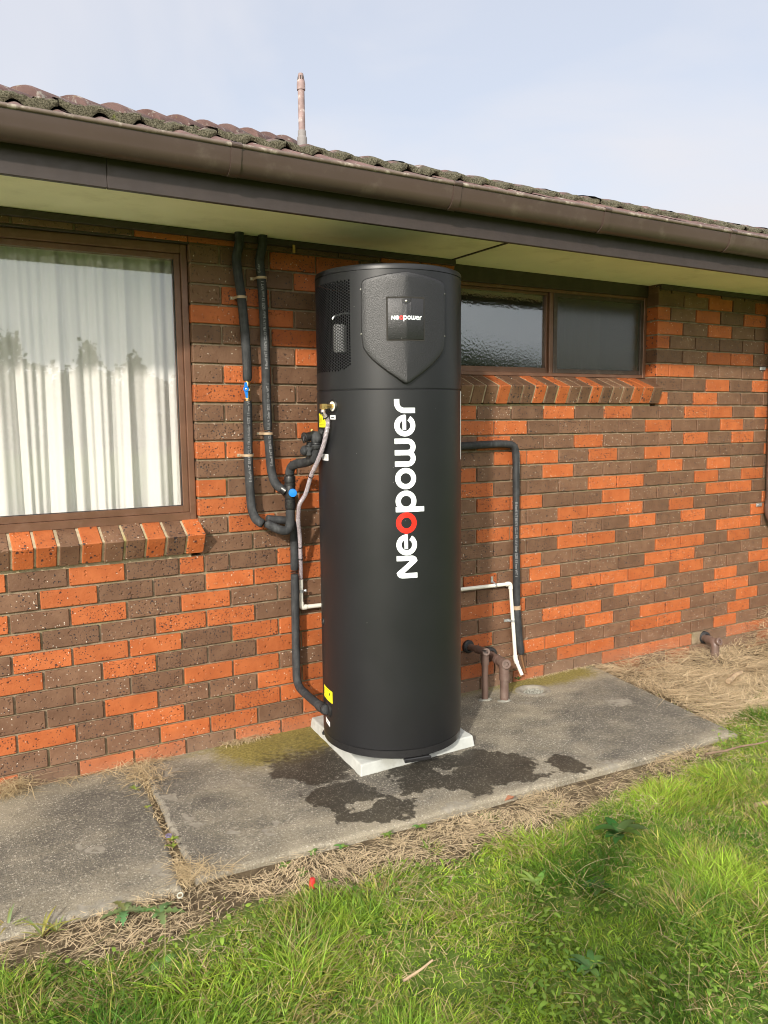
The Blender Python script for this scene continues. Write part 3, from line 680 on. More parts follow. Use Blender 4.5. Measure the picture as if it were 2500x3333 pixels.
sd.box(q0, q0 + .028, .090, .118, r0, r1); sd.box(q1 - .026, q1, .090, .118, r0, r1); sd.box(q0 + .028, q1 - .026, .090, .118, r0, r0 + .026); sd.box(q0 + .028, q1 - .026, .090, .118, r1 - .022, r1)
obj('sliding_sash', sd, M['alu_dark'], rw, bevel=0.0015)
obj('pane', MB().box(X0 + .03, .598, .128, .132, Z0 + .052, Z1 - .034), M['pane_obscure'], rw)
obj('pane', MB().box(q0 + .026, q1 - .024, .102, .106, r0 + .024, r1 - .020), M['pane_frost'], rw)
obj('lintel', MB().box(-0.148, 1.403, .080, .15, 2.3005, 2.43), M['trim'], rw, bevel=.003)
# rooms behind the windows
def room(x0, x1, z0, z1, y0, y1, m):
    r = MB(); t = .02
    r.box(x0, x1, y1, y1 + t, z0, z1); r.box(x0 - t, x0, y0, y1, z0, z1); r.box(x1, x1 + t, y0, y1, z0, z1); r.box(x0, x1, y0, y1, z0 - t, z0); r.box(x0, x1, y0, y1, z1, z1 + t)
    return obj('room_lining', r, m, house)
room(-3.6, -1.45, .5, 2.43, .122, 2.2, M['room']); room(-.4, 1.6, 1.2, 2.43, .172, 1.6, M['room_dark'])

# --- eave: trim, soffit, fascia, gutter
et = MB(); et.box(-4.2, RWIN[0] - .003, -.020, .004, 2.358, 2.389); et.box(RWIN[1] + .003, 4.2, -.020, .004, 2.358, 2.389)
obj('eave_trim', et, M['trim'], house, bevel=.003, xf=tilt)
for x0, x1 in ((-4.3, -.176), (-.166, 2.0285), (2.0305, 4.3)):
    obj('soffit_panel', MB().box(x0, x1, -.521 + EY, .1, 2.390, 2.396), M['soffit'], house, xf=tilt)
obj('joint_strip', MB().box(-.178, -.164, -.520 + EY, -.004, 2.3855, 2.3915), M['trim'], house, bevel=.001, xf=tilt)
for x0, x1 in ((-4.3, -2.0585), (-2.0575, 4.3)):
    obj('fascia_board', MB().box(x0, x1, -.542, -.522, 2.368, 2.580), M['fascia'], house, bevel=.002, xf=eave)
prof = [(-.5435, 2.578), (-.5435, 2.474)]
for k in range(0, 10):
    a = R_(-90 - 0 + k * 9.5) ; prof.append((-.592 - .052 * math.sin(R_(k * 9.6)) + 0, 2.512 - .054 * math.cos(R_(k * 9.6))))
prof += [(-.6475, 2.520), (-.652, 2.552)]
gu = MB(); outer = prof; inner = [(y + .0025 if i > 1 else y + .001, z + .002) for i, (y, z) in enumerate(prof)][::-1]
ring = outer + [(-.6495, 2.552)] + inner[1:]
V = [(x, y, z) for x in (-4.3, 4.3) for y, z in ring]; n = len(ring)
gu.add(V, [(i, (i + 1) % n, n + (i + 1) % n, n + i) for i in range(n)])
gutter = obj('gutter', gu, M['gutter'], house, smooth=True, angle=30, xf=eave)
lp = MB(); lp.tube([(-4.3, -.6525, 2.5575), (4.3, -.6525, 2.5575)], .0085, 12); obj('lip_bead', lp, M['gutter_lip'], gutter, smooth=True, xf=eave)
for xj in (-1.635, -.687, .155, 1.046):
    j = MB(); ring2 = [(y - .0042, z - .0034) for y, z in prof[1:]]; ring3 = [(y - .0003, z - .0002) for y, z in prof[1:]][::-1]; rr = ring2 + ring3; n2 = len(rr)
    V = [(x, y, z) for x in (xj - .019, xj + .019) for y, z in rr]
    j.add(V, [(i, (i + 1) % n2, n2 + (i + 1) % n2, n2 + i) for i in range(n2)] + [tuple([i, i + 1, n2 - 2 - i, n2 - 1 - i]) for i in range(len(ring2) - 1)] + [tuple(n2 + q for q in [n2 - 1 - i, n2 - 2 - i, i + 1, i]) for i in range(len(ring2) - 1)])
    j.tube([(xj - .019, -.6525, 2.5575), (xj + .019, -.6525, 2.5575)], .0118, 12)
    obj('gutter_joint', j, M['gutter'], gutter, smooth=True, angle=30, xf=eave)

# --- roof
TP = math.tan(R_(18.9)); TW = 0.292; TL = 0.302
roof = obj('roof', MB().add([tilt((x, y, 2.462 + (y + .7325) * TP)) for x, y in ((-3.75, -.66), (4.3, -.66), (4.3, 5.5), (2.3, 5.5))], [(0, 1, 2, 3)]), M['void'], house)
def tile_mesh(var, mossy, lip, lift=.024, sag=0.0):
    nx, ny = 36, 8; V = []; F = []; ms = []
    def p(x): return 0.044 * (0.5 + 0.5 * math.cos(2 * PI * x / (TW / 2))) ** 0.85
    def nz(x, y, a): return a * mnoise.noise(Vector((x * 38 + var * 5.7, y * 38, var * 2.3)))
    for j in range(ny + 1):
        y = j / ny * (TL + .05)
        for i in range(nx + 1):
            x = -TW / 2 + .0 + i / nx * (TW - .003); f = 1 - min(1, y / .16)
            bump = (nz(x, y, .010) + nz(x * 2.3, y * 2 + 5, .005)) * f if mossy else nz(x, y, .002)
            top = p(x) + lift * (1 - y / (TL + .05))
            if mossy: q = max(0.0, 1 - max(0, y - .03) / .12); top = top * (1 - q) + (.060 + .26 * p(x)) * q
            V.append((x, y + (0 if j else bump * .5), top + y * TP + bump - sag * (TL - y))); ms.append(f * .9 if mossy else 0)
    w = nx + 1
    for j in range(ny):
        for i in range(nx): a = j * w + i; F.append((a, a + 1, a + w + 1, a + w))
    b0 = len(V)                                                # rough front edge
    for i in range(nx + 1):
        x = V[i][0]; d = nz(x * 1.5, 9, .007) if mossy else 0
        V.append((x, V[i][1] - (.004 + d * .4 if mossy else 0), (V[i][2] * .5 + .61 * p(x)) if mossy else V[i][2] - lip * .5)); ms.append(1.0 if mossy else 0)
    for i in range(nx + 1):
        x = V[i][0]; d = nz(x * 1.7, 3, .006) if mossy else 0
        V.append((x, V[i][1] + .004, (1.22 * p(x) + d * .6 - .002) if mossy else V[i][2] - lip)); ms.append(.9 if mossy else 0)
    for i in range(nx): F.append((b0 + i, b0 + i + 1, i + 1, i)); F.append((b0 + w + i, b0 + w + i + 1, b0 + i + 1, b0 + i))
    c0 = len(V)
    for i in range(nx + 1): V.append((V[i][0], TL, p(V[i][0]) + TL * TP - .012)); ms.append(0)
    for i in range(nx): F.append((c0 + i, c0 + i + 1, b0 + w + i + 1, b0 + w + i))
    me = bpy.data.meshes.new('roof_tile'); me.from_pydata(V, [], F); me.materials.append(M['tile'])
    me.attributes.new('moss', 'FLOAT', 'POINT').data.foreach_set('value', ms)
    me.polygons.foreach_set('use_smooth', [True] * len(F)); me.set_sharp_from_angle(angle=R_(60)); return me
tm_front = [tile_mesh(i, False, .018, .006, .06) for i in range(2)]; tm_moss = [tile_mesh(10 + i, True, .044, .052) for i in range(6)]; tm_up = [tile_mesh(30 + i, True, .030, .020) for i in range(3)]
far = MB(); far_rnd = []; far_moss = []
for r in range(15):
    y = -.7345 + r * TL
    for i in range(-14, 15):
        x = i * TW + .028
        if x - .1 < y - 3.13 + .05 or x > 4.2: continue
        me = random.choice(tm_front if r == 0 else tm_moss if r == 1 else tm_up)
        z = tz(2.5066 + (y + .7345) * TP + random.uniform(-.003, .003), x)
        if r < 4 and x < 3.0 and (r < 3 or x < 1.2):
            o = bpy.data.objects.new('roof_tile', me); o.location = (x, y + random.uniform(-.006, .006), z); o.rotation_euler = (random.uniform(-.006, .006), .0085 + random.uniform(-.006, .006), random.uniform(-.008, .008)); link(o, roof)
        else:
            far.add([(v.co.x + x, v.co.y + y, v.co.z + z) for v in me.vertices], [tuple(q.vertices) for q in me.polygons]); far_rnd += [random.random()] * len(me.vertices)
            far_moss += [0.5 * a.value for a in me.attributes['moss'].data]
fme = far.mesh('roof_tiles', M['tile'], True, angle=60); fme.attributes.new('rnd', 'FLOAT', 'POINT').data.foreach_set('value', far_rnd); fme.attributes.new('moss', 'FLOAT', 'POINT').data.foreach_set('value', far_moss)
tag(obj('roof_tiles', fme, None, roof), kind='stuff')
HD = Vector((1, 1, math.tan(R_(19.55)))).normalized(); H0 = Vector((-2.155, .75, 3.136)); HS = HD.cross(Vector((0, 0, 1))).normalized(); HU = HS.cross(HD)
def cap_mesh():
    c = MB(); n = 12; rows = [(0.0, .098, .012), (.02, .100, .014), (.40, .088, -.018), (.41, .082, -.02)]; V = []; F = []
    for t, r, lift in rows:
        for k in range(n + 1):
            a = PI * k / n; V.append(HD * t + HS * (r * 1.25 * math.cos(a)) + HU * (r * (math.sin(a) ** .8) - .098 + lift))
    m = n + 1
    for j in range(len(rows) - 1):
        for k in range(n): F.append((j * m + k, j * m + k + 1, (j + 1) * m + k + 1, (j + 1) * m + k))
    b = len(V)
    for k in range(n + 1):
        a = PI * k / n; V.append(HS * (.078 * 1.25 * math.cos(a)) + HU * (.078 * (math.sin(a) ** .8) - .098 + .008))
    for k in range(n): F.append((b + k, b + k + 1, k + 1, k))
    F.append(tuple(b + k for k in range(n, -1, -1)))
    return c.add(V, F)
hc = cap_mesh().mesh('hip_cap', M['tile'], True, angle=40)
for i in range(-3, 10):
    o = bpy.data.objects.new('hip_cap', hc); o.location = H0 + HD * (.375 * i) + HU * random.uniform(-.004, .004); o.rotation_euler = (random.uniform(-.01, .01), random.uniform(-.01, .01), random.uniform(-.012, .012)); link(o, roof)
hb = MB(); P0 = H0 - HD * 1.4 - HU * .16; P1 = H0 + HD * 3.7 - HU * .16
hb.add([P0 + HS * .10, P0 + HS * .085 + HU * .10, P0 - HS * .085 + HU * .10, P0 - HS * .10, P1 + HS * .10, P1 + HS * .085 + HU * .10, P1 - HS * .085 + HU * .10, P1 - HS * .10], [(0, 1, 5, 4), (1, 2, 6, 5), (2, 3, 7, 6), (3, 0, 4, 7), (0, 3, 2, 1), (4, 5, 6, 7)])
obj('hip_bedding', hb, M['tile'], roof)
# ------------------------------------------------------------------ survey helper: a sight line met with the plane y = const or z = const
def sight(u, v): return FWD + RT * ((u - 1250) / 2609.5) - UPV * ((v - 1666.5) / 2609.5)
def P(u, v, y):
    d = sight(u, v); return CAM_LOC + d * ((y - CAM_LOC.y) / d.y)
def G(u, v, z=0.0):
    d = sight(u, v); return CAM_LOC + d * ((z - CAM_LOC.z) / d.z)

# ------------------------------------------------------------------ concrete pad and water heater
TC = Vector((-0.80, -0.412, 0)); TR = 0.3276
pq = [(-1.047, -.004), (-.430, -.002), (-.473, -.634), (-1.098, -.646)]
pm = MB(); c_ = np.mean(pq, 0)
top = [(c_[0] + (x - c_[0]) * .975, c_[1] + (y - c_[1]) * .975) for x, y in pq]
pm.add([(x, y, -.004) for x, y in pq] + [(x, y, .051) for x, y in top], [(3, 2, 1, 0), (4, 5, 6, 7), (0, 1, 5, 4), (1, 2, 6, 5), (2, 3, 7, 6), (3, 0, 4, 7)])
pme = pm.mesh('concrete_pad', M['pad'], bevel=.006, bseg=2)
bm = bmesh.new(); bm.from_mesh(pme); bmesh.ops.subdivide_edges(bm, edges=[e for e in bm.edges if e.calc_length() > .1], cuts=24, use_grid_fill=True)
for v in bm.verts:
    q = mnoise.noise(v.co * 28) * .0022 + mnoise.noise(v.co * 70) * .0012; v.co += Vector((q, mnoise.noise(v.co * 31 + Vector((3, 1, 2))) * .002, q * .6))
bm.to_mesh(pme); bm.free()
tag(obj('concrete_pad', pme, None), 'pale square concrete pad under the black water heater', 'concrete pad')

heater = thing('water_heater', 'tall black cylindrical heat pump water heater with white and red lettering', 'water heater', (TC.x, TC.y, .05))
def cy(th, z, r=TR): return Vector((TC.x + r * math.cos(R_(th)), TC.y + r * math.sin(R_(th)), z))
O2 = (TC.x, TC.y, 0)
def ring_prof(pts, name, mat, seg=128, **k): return obj(name, MB().lathe(pts, O2, seg=seg), mat, heater, smooth=True, **k)
ring_prof([(.02, .0685), (.320, .0685), (.3255, .073), (.3255, .104), (.322, .1065)], 'base_ring', M['black'])
for th in (-100, 20, 140):
    f = MB(); V = [cy(th + d, z, r) for z in (.0505, .068) for d, r in ((-11, .337), (11, .337), (11, .24), (-11, .24))]
    f.add(V, [(3, 2, 1, 0), (4, 5, 6, 7), (0, 1, 5, 4), (1, 2, 6, 5), (2, 3, 7, 6), (3, 0, 4, 7)]); obj('foot', f, M['black'], heater, bevel=.003)
ring_prof([(.318, .106), (TR, .110), (TR, 1.676), (TR - .004, 1.6795), (TR - .004, 1.684)], 'tank_shell', M['tank'])
# upper casing with a window cut for the perforated sheet
A0, A1 = 147.0, 211.0                                         # degrees covered by the perforated sheet
zb, zt = 1.757, 2.132
uc = MB()
def sheet(a0, a1, z0, z1, r=TR, na=48, nz=4):
    V = []; F = []
    for j in range(nz + 1):
        for i in range(na + 1): V.append(cy(a0 + (a1 - a0) * i / na, z0 + (z1 - z0) * j / nz, r))
    for j in range(nz):
        for i in range(na): a = j * (na + 1) + i; F.append((a, a + 1, a + na + 2, a + na + 1))
    return V, F
uc.add(*sheet(A1 - 360, A0, 1.683, 2.1625, na=120)); uc.add(*sheet(A0, A1, 1.683, zb)); uc.add(*sheet(A0, A1, zt, 2.1625))
ume = uc.mesh('upper_casing', M['tank']); bm = bmesh.new(); bm.from_mesh(ume); bmesh.ops.remove_doubles(bm, verts=bm.verts, dist=.0004); bmesh.ops.recalc_face_normals(bm, faces=bm.faces); bm.to_mesh(ume); bm.free()
ume.polygons.foreach_set('use_smooth', [True] * len(ume.polygons))
obj('upper_casing', ume, None, heater)
px_, pz_ = .0102, .0118; hx = MB(); Rr = TR - .0006
ncol = int(R_(A1 - A0) * TR / px_) + 2; nrow = int((zt - zb) / pz_) + 2
Hole_r = .0047; Out_r = pz_ / math.sqrt(3)
for c in range(-1, ncol + 1):
    for r in range(-1, nrow + 1):
        s0 = c * px_; zz = zt - .004 - r * pz_ - (pz_ / 2 if c % 2 else 0); aa = A1 - 1.0 - math.degrees(s0 / TR)
        solid = c in (-1, ncol) or r in (-1, nrow) or zz < zb + .004 or zz > zt - .002
        # corners of the field are cut off at a slant, as on the real sheet
        if c < 5 and zz > zt - .004 - (4 - c) * 0 and zz > zt - .012 + c * .0025 - .0: solid = True
        if c < 5 and zz < zb + .022 - c * .004: solid = True
        pts_o = [(Out_r * math.cos(R_(60 * k)), Out_r * math.sin(R_(60 * k))) for k in range(6)]
        V = [cy(aa - math.degrees(x / TR), zz + z, Rr) for x, z in pts_o]
        if solid: hx.add(V, [(0, 1, 2, 3, 4, 5)])
        else:
            V += [cy(aa - math.degrees(x * Hole_r / Out_r / TR), zz + z * Hole_r / Out_r, Rr) for x, z in pts_o]
            hx.add(V, [(k, (k + 1) % 6, 6 + (k + 1) % 6, 6 + k) for k in range(6)])
hme = hx.mesh('perforated_sheet', M['tank'])
hme.polygons.foreach_set('use_smooth', [True] * len(hme.polygons))
obj('perforated_sheet', hme, None, heater)
ring_prof([(.310, 2.1605), (TR - .003, 2.163), (TR - .003, 2.1655), (TR + .0005, 2.1665), (TR + .0005, 2.181), (TR - .003, 2.187), (TR - .012, 2.1905), (.2, 2.200), (.05, 2.204), (.001, 2.204)], 'lid', M['tank'])
# what shows through the holes
inn = MB(); inn.lathe([(.001, 1.70), (.30, 1.70), (.30, 1.705), (.001, 1.705)], O2, seg=40)
V, F = sheet(-140, 60, 1.705, 2.155, .20, 30, 1); inn.add(V, F); inn.lathe([(.001, 1.90), (.07, 1.90), (.075, 1.96), (.06, 2.0), (.001, 2.01)], (-.72, -.30, 0), seg=24)
obj('inner_casing', inn, M['innards'], heater, smooth=True)
cpos = P(1106, 1100, -.48)
obj('capacitor', MB().lathe([(.001, cpos.z - .062), (.026, cpos.z - .062), (.028, cpos.z - .05), (.028, cpos.z + .05), (.026, cpos.z + .055), (.001, cpos.z + .055)], (cpos.x, cpos.y, 0), seg=24), M['capacitor'], heater, smooth=True)
obj('bracket', MB().tube(smooth_path([P(1082, 1040, -.50), P(1088, 1030, -.50), P(1105, 1024, -.49), P(1122, 1020, -.48), P(1140, 1022, -.47)], 5), .004, 8), M['galv'], heater, smooth=True)
obj('drip_tray', MB().lathe([(.001, 1.728), (.17, 1.728), (.175, 1.765), (.17, 1.767), (.165, 1.735), (.001, 1.733)], (-.79, -.50, 0), seg=30), M['capacitor'], heater, smooth=True)
# shield shaped cover, slightly creased along its middle
SC_TH, SW = -107.7, 31.6
def shd(a, z, lift=0.0):
    """a = degrees off the centre line"""
    f = min(1, abs(a) / SW); flat = TR * math.cos(R_(SW)) * (1 - f) + 0
    # blend of a chord between the crease and the rim with the drum's own curve
    crest, rim = TR + .0235, TR + .0180
    e = Vector((rim * math.cos(R_(SW)), rim * math.sin(R_(SW)))); k = Vector((crest, 0))
    chord = k.lerp(e, math.sin(R_(abs(a))) / math.sin(R_(SW)))
    ang = R_(abs(a)); rr = crest + (rim - crest) * f
    arc = Vector((rr * math.cos(ang), rr * math.sin(ang)))
    q = arc.lerp(chord, .40); q = q + q.normalized() * lift
    s = 1 if a >= 0 else -1
    th = SC_TH + math.degrees(math.atan2(q.y, q.x)) * s
    return cy(th, z, q.length)
half = [(0, 2.153), (14, 2.142), (24, 2.131), (28.0, 2.126), (30.4, 2.117), (31.4, 2.100), (31.6, 2.06), (31.6, 1.98), (31.6, 1.91), (31.2, 1.875), (30.2, 1.846), (27.5, 1.822), (24, 1.800), (19, 1.775), (13, 1.748), (7, 1.724), (3.2, 1.708), (1.4, 1.7025), (0, 1.7010)]
def shield_surface(scale_in, lift, z_mid=1.93):
    out = []
    for s in (1, -1):
        out.append([(s * a * (1 - scale_in / 31.6 * 1.0), z + (scale_in * .0053) * (1 if z < z_mid else -1) * (1 if abs(a) < 26 or z > 2.1 or z < 1.85 else 0)) for a, z in half])
    return out
sh = MB(); nA = 18
def halfwidth(z):
    pts = sorted([(zz, a) for a, zz in half]); zs = [p[0] for p in pts]
    return zs
outl = half
# fill: rows of constant z would be uneven, so fan strips between matching points of the outline and the centre line
for s in (1, -1):
    V = []; F = []; m = len(outl)
    layers = [(0.0, -.021), (0.0, -.0045), (.45, -.0012), (1.1, 0.0)]      # degrees inset, height
    def inset(a, z, d):
        i = d * .0057
        aa = max(0, abs(a) - d) if abs(a) > 2 else abs(a) * max(0, 1 - d / 2)
        cz = 1.93
        zz = z + (i if z < cz else -i) * (0.0 if abs(a) > 31.3 else 1.0)
        return s * aa, zz
    for d, lift in layers:
        for a, z in outl: aa, zz = inset(a, z, d); V.append(shd(aa, zz, lift))
    for L_ in range(len(layers) - 1):
        for i in range(m - 1): F.append((L_ * m + i, L_ * m + i + 1, (L_ + 1) * m + i + 1, (L_ + 1) * m + i))
    # interior grid: for each inner outline point, a row to the centre line at a z interpolated from top to bottom
    base = len(V); inner = [inset(a, z, 1.1) for a, z in outl]; nI = 8
    ztop, zbot = inner[0][1], inner[-1][1]
    for i, (a, z) in enumerate(inner):
        t = i / (m - 1); zc = ztop + (zbot - ztop) * t
        for k in range(1, nI + 1):
            q = k / nI; V.append(shd(a * (1 - q), z + (zc - z) * q, 0))
    for i in range(m - 1):
        for k in range(nI):
            def id_(i, k): return (len(layers) - 1) * m + i if k == 0 else base + i * nI + k - 1
            F.append((id_(i, k), id_(i + 1, k), id_(i + 1, k + 1), id_(i, k + 1)))
    sh.add(V, F)
sme = sh.mesh('shield_cover', M['tank_tex']); bm = bmesh.new(); bm.from_mesh(sme); bmesh.ops.remove_doubles(bm, verts=bm.verts, dist=.00025); bmesh.ops.dissolve_degenerate(bm, dist=.0002, edges=bm.edges); bmesh.ops.recalc_face_normals(bm, faces=bm.faces); bm.to_mesh(sme); bm.free()
sme.polygons.foreach_set('use_smooth', [True] * len(sme.polygons)); sme.set_sharp_from_angle(angle=R_(28))
shield = obj('shield_cover', sme, None, heater)
# access door with notch and screw; flat dark strips painted as the groove's shade
def patch(a0, a1, z0, z1, lift, na=10, nz=4):
    V = []; F = []
    for j in range(nz + 1):
        for i in range(na + 1): V.append(shd(a0 + (a1 - a0) * i / na, z0 + (z1 - z0) * j / nz, lift))
    for j in range(nz):
        for i in range(na): a = j * (na + 1) + i; F.append((a, a + 1, a + na + 2, a + na + 1))
    return V, F
def slab_patch(outline, l0, l1, mat, name, parent, bev=.0015, smooth=False):
    n = len(outline); V = [shd(a, z, l0) for a, z in outline] + [shd(a, z, l1) for a, z in outline]
    mb = MB().add(V, [tuple(range(n - 1, -1, -1)), tuple(range(n, 2 * n))] + [(i, (i + 1) % n, n + (i + 1) % n, n + i) for i in range(n)])
    return obj(name, mb, mat, parent, bevel=bev)
gr = MB()
for a0, a1, z0, z1 in ((-13.7, -12.65, 1.8735, 2.0515), (12.25, 13.2, 1.8735, 2.0515), (-12.7, 12.3, 2.0453, 2.0515), (-12.7, 12.3, 1.8735, 1.8797)):
    V, F = patch(a0, a1, z0, z1, .0006); gr.add(V, F)
obj('groove_shade', gr, M['void'], shield)
dr = MB(); zn = 2.0235
def door_cols():
    V = []; F = []
    cols = sorted(set([round(x, 3) for x in list(np.linspace(-12.6, 12.2, 22)) + [-3.6, -3.2, 3.0, 3.4, 0]]))
    def ztop(a):
        if -3.4 < a < 3.2:
            q = 1 - ((a + .1) / 3.4) ** 2; return 2.0445 - .0235 * max(0, q) ** .42
        return 2.0450
    for a in cols:
        zt_ = ztop(a); e = .0008
        for z, l in ((1.8800, .0), (1.8804, .0026), (1.8825, .0036), (1.96, .0036), (zt_ - .0025, .0036), (zt_ - .0006, .0026), (zt_, .0)): V.append(shd(a, z, l))
    m = 7
    for i in range(len(cols) - 1):
        for k in range(m - 1): F.append((i * m + k, (i + 1) * m + k, (i + 1) * m + k + 1, i * m + k + 1))
    F.append(tuple(range(m))); F.append(tuple((len(cols) - 1) * m + k for k in range(m - 1, -1, -1)))
    return V, F
door = obj('access_door', MB().add(*door_cols()), M['tank_tex'], shield, smooth=True, angle=40)
sp = shd(-.4, 2.0335, .001); nrm = Vector((math.cos(R_(SC_TH)), math.sin(R_(SC_TH)), 0))
obj('screw', MB().lathe([(.001, .0), (.0042, .0), (.0042, .0022), (.003, .0032), (.001, .0034)], sp, nrm, 16), M['screw'], door, smooth=True)
for a, z in ((-31.9, 2.085), (-31.9, 1.905), (31.9, 2.075), (31.9, 1.90)):
    obj('screw', MB().lathe([(.001, -.003), (.0032, -.003), (.0032, .001), (.001, .002)], shd(a, z, -.006), cy(SC_TH + a, 0, 1) - Vector((TC.x, TC.y, 0)), 10), M['screw'], shield, smooth=True)

# lettering, drawn as strokes in letter units (x height = 1) and wrapped on the drum
SWD = .245
def stroke(pts, w=SWD):
    """ribbon along a polyline with mitred joints"""
    n = len(pts); L = []; R2 = []
    for i in range(n):
        p = Vector(pts[i]); a = (p - Vector(pts[i - 1])).normalized() if i else None; b = (Vector(pts[i + 1]) - p).normalized() if i < n - 1 else None
        t = (a + b).normalized() if a and b else (a or b)
        nn = Vector((-t.y, t.x)); m = 1 / max(.35, nn.dot(Vector((-(b or a).y, (b or a).x))))
        L.append(p + nn * w / 2 * m); R2.append(p - nn * w / 2 * m)
    return [[L[i], R2[i], R2[i + 1], L[i + 1]] for i in range(n - 1)]
def arc(cx, cy_, r, a0, a1, n=28): return [(cx + r * math.cos(R_(a0 + (a1 - a0) * i / n)), cy_ + r * math.sin(R_(a0 + (a1 - a0) * i / n))) for i in range(n + 1)]
def seg(p, q, n=8): return [(p[0] + (q[0] - p[0]) * i / n, p[1] + (q[1] - p[1]) * i / n) for i in range(n + 1)]
ro = .5 - SWD / 2
def ring_l(s): return [stroke(arc(s + .5, .5, ro, 0, 360, 48))]
def e_l(s): return [stroke(arc(s + .5, .5, ro, -4, 330, 46)), stroke(seg((s + .30, .53), (s + .985, .53)), .17)]
LET = [
 ('n', [stroke([(.125, 0), (.125, .22), (.125, .45), (.125, .66)]), stroke([(.125, .64)] + [(.125 + .0 + .10 * (1 - math.cos(R_(a))), .70 + .15 * math.sin(R_(a)) + .02) for a in (10, 35, 60, 90)] + [(.30, .80)]), stroke(seg((.215, .885), (.865, .115), 10), .25), stroke([(.955, 1.0), (.955, .8), (.955, .5), (.955, .34)]), stroke([(.955, .36)] + [(.955 - .10 * (1 - math.cos(R_(a))), .30 - .15 * math.sin(R_(a)) - .02) for a in (10, 35, 60, 90)] + [(.78, .20)])]),
 ('e', e_l(1.10)), ('o_red', ring_l(2.14)),
 ('p', [stroke(seg((3.28, -.40), (3.28, 1.0), 12)), stroke(arc(3.67, .5, ro, 0, 360, 48))]),
 ('o', ring_l(4.23)),
 ('w', [stroke([(5.41, 1.0), (5.41, .7)] + arc(5.675, .39, .265, 180, 360, 20) + [(5.94, .7), (5.94, 1.0)]), stroke([(5.94, .5)] + arc(6.205, .39, .265, 180, 360, 20) + [(6.47, .7), (6.47, 1.0)])]),
 ('e', e_l(6.69)),
 ('r', [stroke([(7.885, 0), (7.885, .3)] + arc(8.235, .52, .35, 180, 90, 12) + [(8.32, .87), (8.41, .87)])]),
]
def word(place, parent, lift):
    for nm, strokes in LET:
        mb = MB()
        for k, st in enumerate(strokes):
            V = []; F = []
            for q in st:
                b = len(V); V += [place(p.x if hasattr(p, 'x') else p[0], p.y if hasattr(p, 'y') else p[1], lift + k * .00012) for p in q]; F.append((b, b + 1, b + 2, b + 3))
            mb.add(V, F)
        me = mb.mesh('letter', M['red'] if nm == 'o_red' else M['letter'])
        o = obj('letter', me, None, parent)
        if nm == 'o_red': o['label'] = 'red ring letter o'
XH = .0905
def big(s, t, lift): return cy(-100.3 - 0.012 * 0 - math.degrees((t) * XH / TR) + (.878 + s * XH - 1.25) * -1.6, .876 + s * XH, TR + .0005 + lift)
word(big, heater, 0)
def small(s, t, lift): return shd(-10.4 + math.degrees(s * .01435 / TR), 1.9585 + t * .0165, .0040 + lift)
word(small, door, 0)
# stickers on the left flank and the strip label on the right flank
def sticker(a0, a1, z0, z1, mat, name='sticker', dz=0.0, lines=()):
    V, F = sheet(a0, a1, z0, z1, TR + .0008, 8, 3); V = [Vector((v.x, v.y, v.z + dz * ((i % 9) / 8 - .5))) for i, v in enumerate(V)]
    o = obj(name, MB().add(V, F), mat, heater)
    for x0, x1, y0, y1 in lines:
        w = a1 - a0; h = z1 - z0; V, F = sheet(a0 + w * x0, a0 + w * x1, z0 + h * y0, z0 + h * y1, TR + .0014, 4, 1)
        obj('print', MB().add([Vector((v.x, v.y, v.z + dz * (x0 + (x1 - x0) * ((i % 5) / 4) - .5))) for i, v in enumerate(V)], F), M['print'], o)
YL = [(.30, .70, .88, .905), (.10, .9, .20, .215), (.12, .75, .14, .152), (.70, .80, .52, .74), (.10, .14, .3, .8), (.3, .33, .3, .7), (.45, .48, .35, .75), (.08, .92, .82, .832)]
sticker(167.5, 182.0, 1.521, 1.582, M['yellow'], lines=YL)
sticker(188.5, 195.2, 1.555, 1.573, M['white'], lines=[(.2, .8, .4, .6)])
sticker(174.0, 185.2, 1.376, 1.404, M['white'], lines=[(.1, .9, y, y + .035) for y in (.2, .35, .5, .65, .8)])
sticker(166.5, 184.6, .275, .331, M['yellow'], dz=-.008, lines=YL)
sticker(170.6, 179.6, .158, .181, M['white'], dz=-.012, lines=[(.15, .85, .45, .55)])
sticker(-44.6, -40.2, 1.37, 1.674, M['white'])
# ports
def port(th, z, ro_, ri, mat_in):
    ax = cy(th, 0, 1) - Vector((TC.x, TC.y, 0)); p = cy(th, z, TR)
    o = obj('port_collar', MB().lathe([(ri, -.012), (ri, .0035), (ro_ - .006, .005), (ro_, .001), (ro_, -.01)], p, ax, 32), M['black'], heater, smooth=True)
    obj('port_seal', MB().lathe([(.001, .0), (ri + .001, .0), (ri + .001, -.004), (.001, -.004)], p, ax, 24), mat_in, o, smooth=True)
port(-168.3, 1.612, .031, .0215, M['plastic_white']); port(176.0, .228, .036, .024, M['rubber'])
obj('entry_grommet', MB().lathe([(.012, -.004), (.012, .003), (.017, .0035), (.018, 0), (.018, -.004)], cy(167, .632, TR), cy(167, 0, 1) - Vector((TC.x, TC.y, 0)), 20), M['rubber'], heater, smooth=True)

